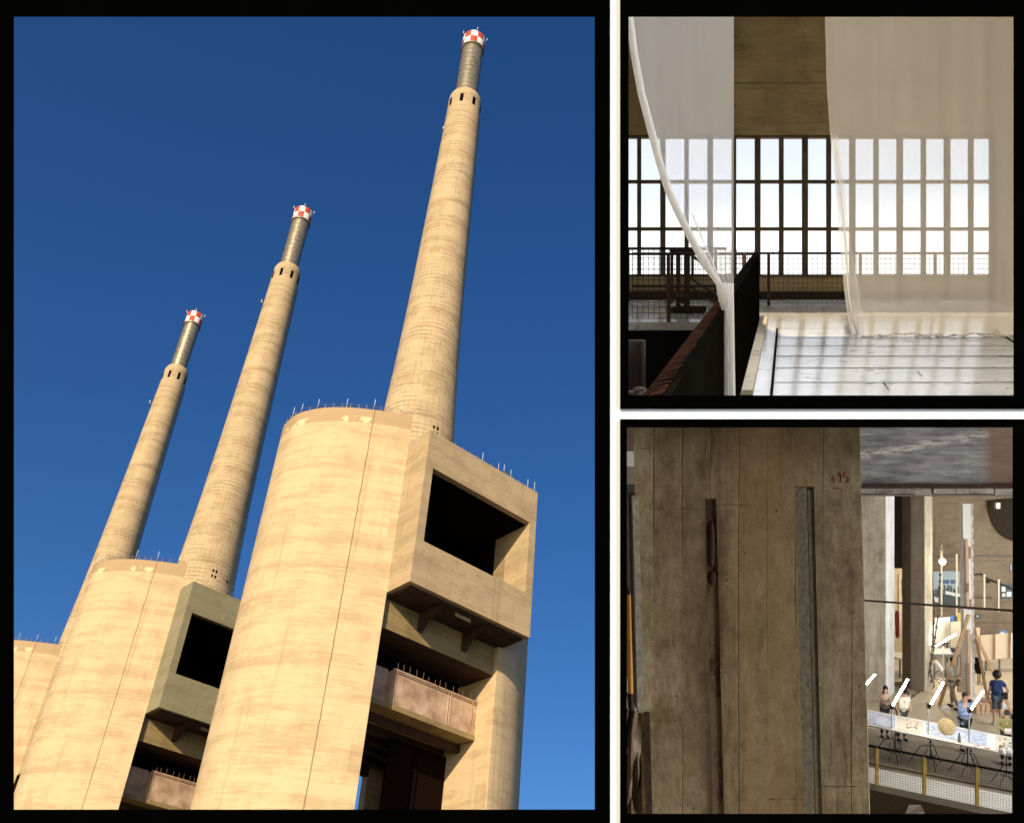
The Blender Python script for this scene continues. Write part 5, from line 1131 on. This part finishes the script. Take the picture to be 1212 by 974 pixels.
def person(px, row, rot, label, arms, legs=None, lean=0.0, head=(0, 0), top=None, sleeve=.5, trousers=None, short=False, hair='short', skin=M_skin, h=1.72, shoe=M_shoe, dress=False, z=0.0, wd=.94):
    p = F(px, row); r = empty('person', (p.x, p.y, z), label, 'person', 'people in the workshop hall'); r.rotation_euler = (0, 0, rot); s = h / 1.72; r.scale = (s * wd, s, s)
    ln = lambda x, y, z_: (x, y + lean * max(0, z_ - .95), z_ - abs(lean) * .28 * max(0, z_ - .95))
    J = {'pelvis': (0, 0, .96), 'waist': ln(0, 0, 1.10), 'chest': ln(0, .01, 1.30), 'neck0': ln(0, 0, 1.44)}
    hx, hy = head; hb = Vector(ln(0, .01, 1.50)); J['neck'] = tuple(hb)
    hd = Vector((hx, hy, 1)).normalized()
    J['jaw'] = tuple(hb + hd * .055 + Vector((0, .02, 0))); J['face'] = tuple(hb + hd * .115 + Vector((0, .012, 0))); J['crown'] = tuple(hb + hd * .185)
    fw = Vector((0, 1, 0)) - hd * hd.y; fw.normalize()
    J['nose'] = tuple(Vector(J['face']) + fw * .098 - hd * .015)
    E = [('pelvis', 'waist'), ('waist', 'chest'), ('chest', 'neck0'), ('neck0', 'neck'), ('neck', 'jaw'), ('jaw', 'face'), ('face', 'crown'), ('face', 'nose')]
    R = {'pelvis': (.155, .11), 'waist': (.135, .10), 'chest': (.165, .11), 'neck0': (.09, .07), 'neck': .052, 'jaw': (.066, .074), 'face': (.078, .092), 'crown': (.066, .080), 'nose': .014}
    for sd, nm in ((-1, 'l'), (1, 'r')):
        J['sho' + nm] = ln(sd * .175, 0, 1.40); a = arms[0 if sd < 0 else 1]
        el_, wr = Vector(a[0]), Vector(a[1]); J['elb' + nm] = tuple(el_); J['wri' + nm] = tuple(wr)
        fdir = (wr - el_).normalized(); J['palm' + nm] = tuple(wr + fdir * .055)
        side = fdir.cross(Vector((0, 1, 0.2))); side = side.normalized() if side.length > .05 else Vector((1, 0, 0))
        E += [('chest', 'sho' + nm), ('sho' + nm, 'elb' + nm), ('elb' + nm, 'wri' + nm), ('wri' + nm, 'palm' + nm)]
        R.update({'sho' + nm: .058, 'elb' + nm: .040, 'wri' + nm: .027, 'palm' + nm: (.034, .018)})
        for q_, (o_, ln_) in enumerate(((-.03, .062), (-.01, .072), (.011, .068), (.03, .052))):
            f0_ = Vector(J['palm' + nm]) + side * o_ + fdir * .035; f1_ = f0_ + fdir * ln_ * .75 + Vector((0, .012, -.01))
            J['f%d%s' % (q_, nm)] = tuple(f0_); J['g%d%s' % (q_, nm)] = tuple(f1_); E += [('palm' + nm, 'f%d%s' % (q_, nm)), ('f%d%s' % (q_, nm), 'g%d%s' % (q_, nm))]; R['f%d%s' % (q_, nm)] = .009; R['g%d%s' % (q_, nm)] = .007
        th = Vector(J['palm' + nm]) - side * sd * .045 + fdir * .01; J['t' + nm] = tuple(th); J['u' + nm] = tuple(th + fdir * .035 - side * sd * .01); E += [('palm' + nm, 't' + nm), ('t' + nm, 'u' + nm)]; R['t' + nm] = .010; R['u' + nm] = .008
        lg = (legs or (((-.10, .01, .50), (-.11, -.02, .09), (-.12, .13, .03)), ((.10, .01, .50), (.11, -.02, .09), (.12, .13, .03))))[0 if sd < 0 else 1]
        J['hip' + nm] = (sd * .088, 0, .90); J['kne' + nm] = lg[0]; J['ank' + nm] = lg[1]; J['toe' + nm] = lg[2]
        E += [('pelvis', 'hip' + nm), ('hip' + nm, 'kne' + nm), ('kne' + nm, 'ank' + nm), ('ank' + nm, 'toe' + nm)]
        R.update({'hip' + nm: .088, 'kne' + nm: .056, 'ank' + nm: .038, 'toe' + nm: (.04, .028)})
    skin_mesh(J, E, R, 'pelvis', 'body', skin, r, None)
    # shirt
    def mid(a, b, t): return tuple(Vector(J[a]) * (1 - t) + Vector(J[b]) * t)
    K = {k: J[k] for k in ('pelvis', 'waist', 'chest', 'neck0', 'shol', 'shor')}
    K['hem'] = (0, 0, .90); Es = [('hem', 'pelvis'), ('pelvis', 'waist'), ('waist', 'chest'), ('chest', 'neck0'), ('chest', 'shol'), ('chest', 'shor')]
    Rs = {'hem': (.170, .128), 'pelvis': (.168, .125), 'waist': (.155, .122), 'chest': (.185, .150), 'neck0': (.098, .088), 'shol': .076, 'shor': .076}
    for nm in 'lr':
        if sleeve > 0:
            K['sl' + nm] = mid('sho' + nm, 'elb' + nm, min(sleeve, 1) * .96); Es.append(('sho' + nm, 'sl' + nm)); Rs['sl' + nm] = .064
            if sleeve > 1: K['sm' + nm] = mid('elb' + nm, 'wri' + nm, sleeve - 1); Es.append(('sl' + nm, 'sm' + nm)); Rs['sm' + nm] = .045
    if dress:
        K['skirt'] = (0, 0, .45); Es.append(('hem', 'skirt')); Rs['skirt'] = (.21, .17)
    skin_mesh(K, Es, Rs, 'pelvis', 'dress' if dress else 'shirt', top, r, None)
    if trousers:
        K = {'pelvis': (0, 0, .93)}; Es = []; Rs = {'pelvis': (.165, .122)}
        for nm in 'lr':
            K['hip' + nm] = J['hip' + nm]; K['kne' + nm] = J['kne' + nm]; Es += [('pelvis', 'hip' + nm), ('hip' + nm, 'kne' + nm)]; Rs['hip' + nm] = .100; Rs['kne' + nm] = .082 if short else .072
            if not short: K['ank' + nm] = tuple(Vector(J['ank' + nm]) + Vector((0, 0, .02))); Es.append(('kne' + nm, 'ank' + nm)); Rs['ank' + nm] = .060
        skin_mesh(K, Es, Rs, 'pelvis', 'shorts' if short else 'trousers', trousers, r, None)
    for nm in 'lr':
        a, t = Vector(J['ank' + nm]), Vector(J['toe' + nm]); q = MB(); c_ = (a + t) / 2; q.ell((c_.x, c_.y, max(.045, min(a.z, t.z) + .015)), (.052, .145, .05), 10, 6); q.build('shoe', shoe, r, True)
    c_ = Vector(J['face']) + hd * .035 - fw * .018; q = MB()
    if hair == 'afro':
        q.ell(tuple(c_), (.145, .15, .145), 18, 12)
        q.v = [(c_.x + (a - c_.x) * (1 + random.uniform(-.07, .07)), c_.y + (b_ - c_.y) * (1 + random.uniform(-.07, .07)), c_.z + (d - c_.z) * (1 + random.uniform(-.07, .07))) for a, b_, d in q.v]
    else:
        q.ell(tuple(c_), (.098, .112, .104), 16, 12)
        if hair == 'long':
            q.ell(tuple(c_ - Vector((0, .05, .14))), (.10, .065, .17), 12, 8)
    # keep the face clear
    q.v = [(a, b_, d) if (Vector((a, b_, d)) - Vector(J['face'])).dot(fw) < .045 or (Vector((a, b_, d)) - Vector(J['face'])).dot(hd) > .06 else (a, b_ - .06, d) for a, b_, d in q.v]
    q.build('hair', M_hair, r, True)
    fc = Vector(J['face'])
    for sx in (-1, 1):
        q = MB(); sv = hd.cross(fw).normalized(); q.ell(tuple(fc + fw * .082 + sv * sx * .03 + hd * .012), (.011, .007, .008), 8, 5); q.build('eye', M_hair, r)
        q = MB(); q.ell(tuple(fc + sv * sx * .082), (.012, .022, .032), 8, 6); q.build('ear', skin, r, True)
    q = MB(); q.ell(tuple(fc + fw * .084 - hd * .05), (.024, .006, .006), 8, 5); q.build('mouth', M_rink, r)
    return r
def cl_(name, c): return plain(name, c, .9, 0, .08, 8, .1)
# facing: local +Y is forward; rot PI faces the camera
ARM_TABLE = (((-.22, .06, 1.16), (-.12, .26, 1.08)), ((.22, .06, 1.16), (.10, .28, 1.10)))
P1 = person(1047, 872, PI - .15, 'dark haired woman in a tan sleeveless dress reading at the table', (((-.23, .03, 1.15), (-.08, .24, 1.16)), ((.23, .03, 1.15), (.08, .25, 1.17))), lean=.12, head=(0, .35), top=cl_('tan_dress', (.24, .20, .15)), sleeve=0, dress=True, trousers=cl_('black_leggings', (.02, .02, .02)), hair='long', h=1.68, wd=.80, skin=plain('fair_skin', (.62, .40, .28), .55, 0, .06, 10, 0))
P2 = person(1067, 876, PI + .1, 'person in a pale cream T shirt bending the head over the table', (((-.24, .05, 1.13), (-.24, .16, .96)), ((.24, .05, 1.13), (.22, .18, .97))), lean=.30, head=(-.25, .9), top=cl_('cream_tshirt', (.68, .64, .50)), sleeve=.6, trousers=cl_('charcoal_trousers', (.06, .06, .06)), h=1.74)
P3 = person(1142, 888, PI + .1, 'man in a blue shirt raising both hands to his face with a camera', (((-.30, .20, 1.50), (-.10, .20, 1.60)), ((.25, .16, 1.22), (.07, .20, 1.50))), head=(.05, .1), top=cl_('blue_shirt', (.25, .34, .56)), sleeve=1.5, trousers=cl_('black_trousers', (.02, .02, .025)), h=1.76)
cm = empty('camera_in_hand', P3.matrix_world @ Vector((0, 0, 0)), 'small black camera held before the face of the man in the blue shirt', 'camera'); cm.location = P3.location; cm.rotation_euler = P3.rotation_euler; cm['label'] = 'small black camera held up by the man in the blue shirt'
MB().box((-.09, .20, 1.55), (.05, .25, 1.64)).build('body', M_iron, cm, bevel=.01); q = MB(); q.tube((-.02, .25, 1.595), (-.02, .31, 1.595), .03, 12); q.build('lens', M_iron, cm, True)
P4 = person(1127.5, 838, .45, 'man in a pale grey T shirt and khaki trousers walking away', (((-.24, -.06, 1.14), (-.24, .08, .92)), ((.25, .05, 1.14), (.24, .16, .92))), legs=(((-.10, -.10, .50), (-.14, -.34, .14), (-.14, -.22, .04)), ((.10, .12, .50), (.12, .12, .09), (.13, .27, .03))), top=cl_('pale_grey_tshirt', (.62, .58, .53)), sleeve=.6, trousers=cl_('khaki_trousers', (.24, .19, .12)), h=1.78)
P5 = person(1180, 858, -.1, 'person with curly black hair in a navy T shirt, hand on hip, seen from behind', (((-.25, 0, 1.14), (-.24, .10, .92)), ((.36, -.08, 1.14), (.20, .02, 1.0))), top=cl_('navy_tshirt', (.025, .04, .13)), sleeve=.6, trousers=cl_('dark_jeans', (.07, .09, .11)), short=True, hair='afro', h=1.76, skin=M_skin2, shoe=M_wshoe)
bg_ = MB(); bg_.box((.14, -.16, .90), (.30, -.06, 1.12)); bag = bg_.build('hip_bag', M_iron, None, bevel=.02); bag.location = P5.location; bag.rotation_euler = P5.rotation_euler; tag(bag, 'small black bag at the hip of the person in navy', 'bag')
P6 = person(1191, 904, PI - .35, 'person in an olive green jacket leaning over a sheet at the right edge', (((-.30, .10, 1.15), (-.12, .30, 1.08)), ((.25, .12, 1.15), (.10, .30, 1.08))), lean=.32, head=(0, .8), top=cl_('olive_jacket', (.26, .25, .10)), sleeve=1.75, trousers=cl_('black_jeans', (.02, .02, .02)), h=1.72)
pp6 = MB().hexa([(-.10, .34, 1.0), (.08, .34, 1.0), (.08, .36, 1.0), (-.10, .36, 1.0)], [(-.10, .36, 1.16), (.08, .36, 1.16), (.08, .38, 1.16), (-.10, .38, 1.16)]).build('white_sheet', M_whiteb); pp6.location = P6.location; pp6.rotation_euler = P6.rotation_euler; tag(pp6, 'small white sheet held by the person in the olive jacket', 'paper')
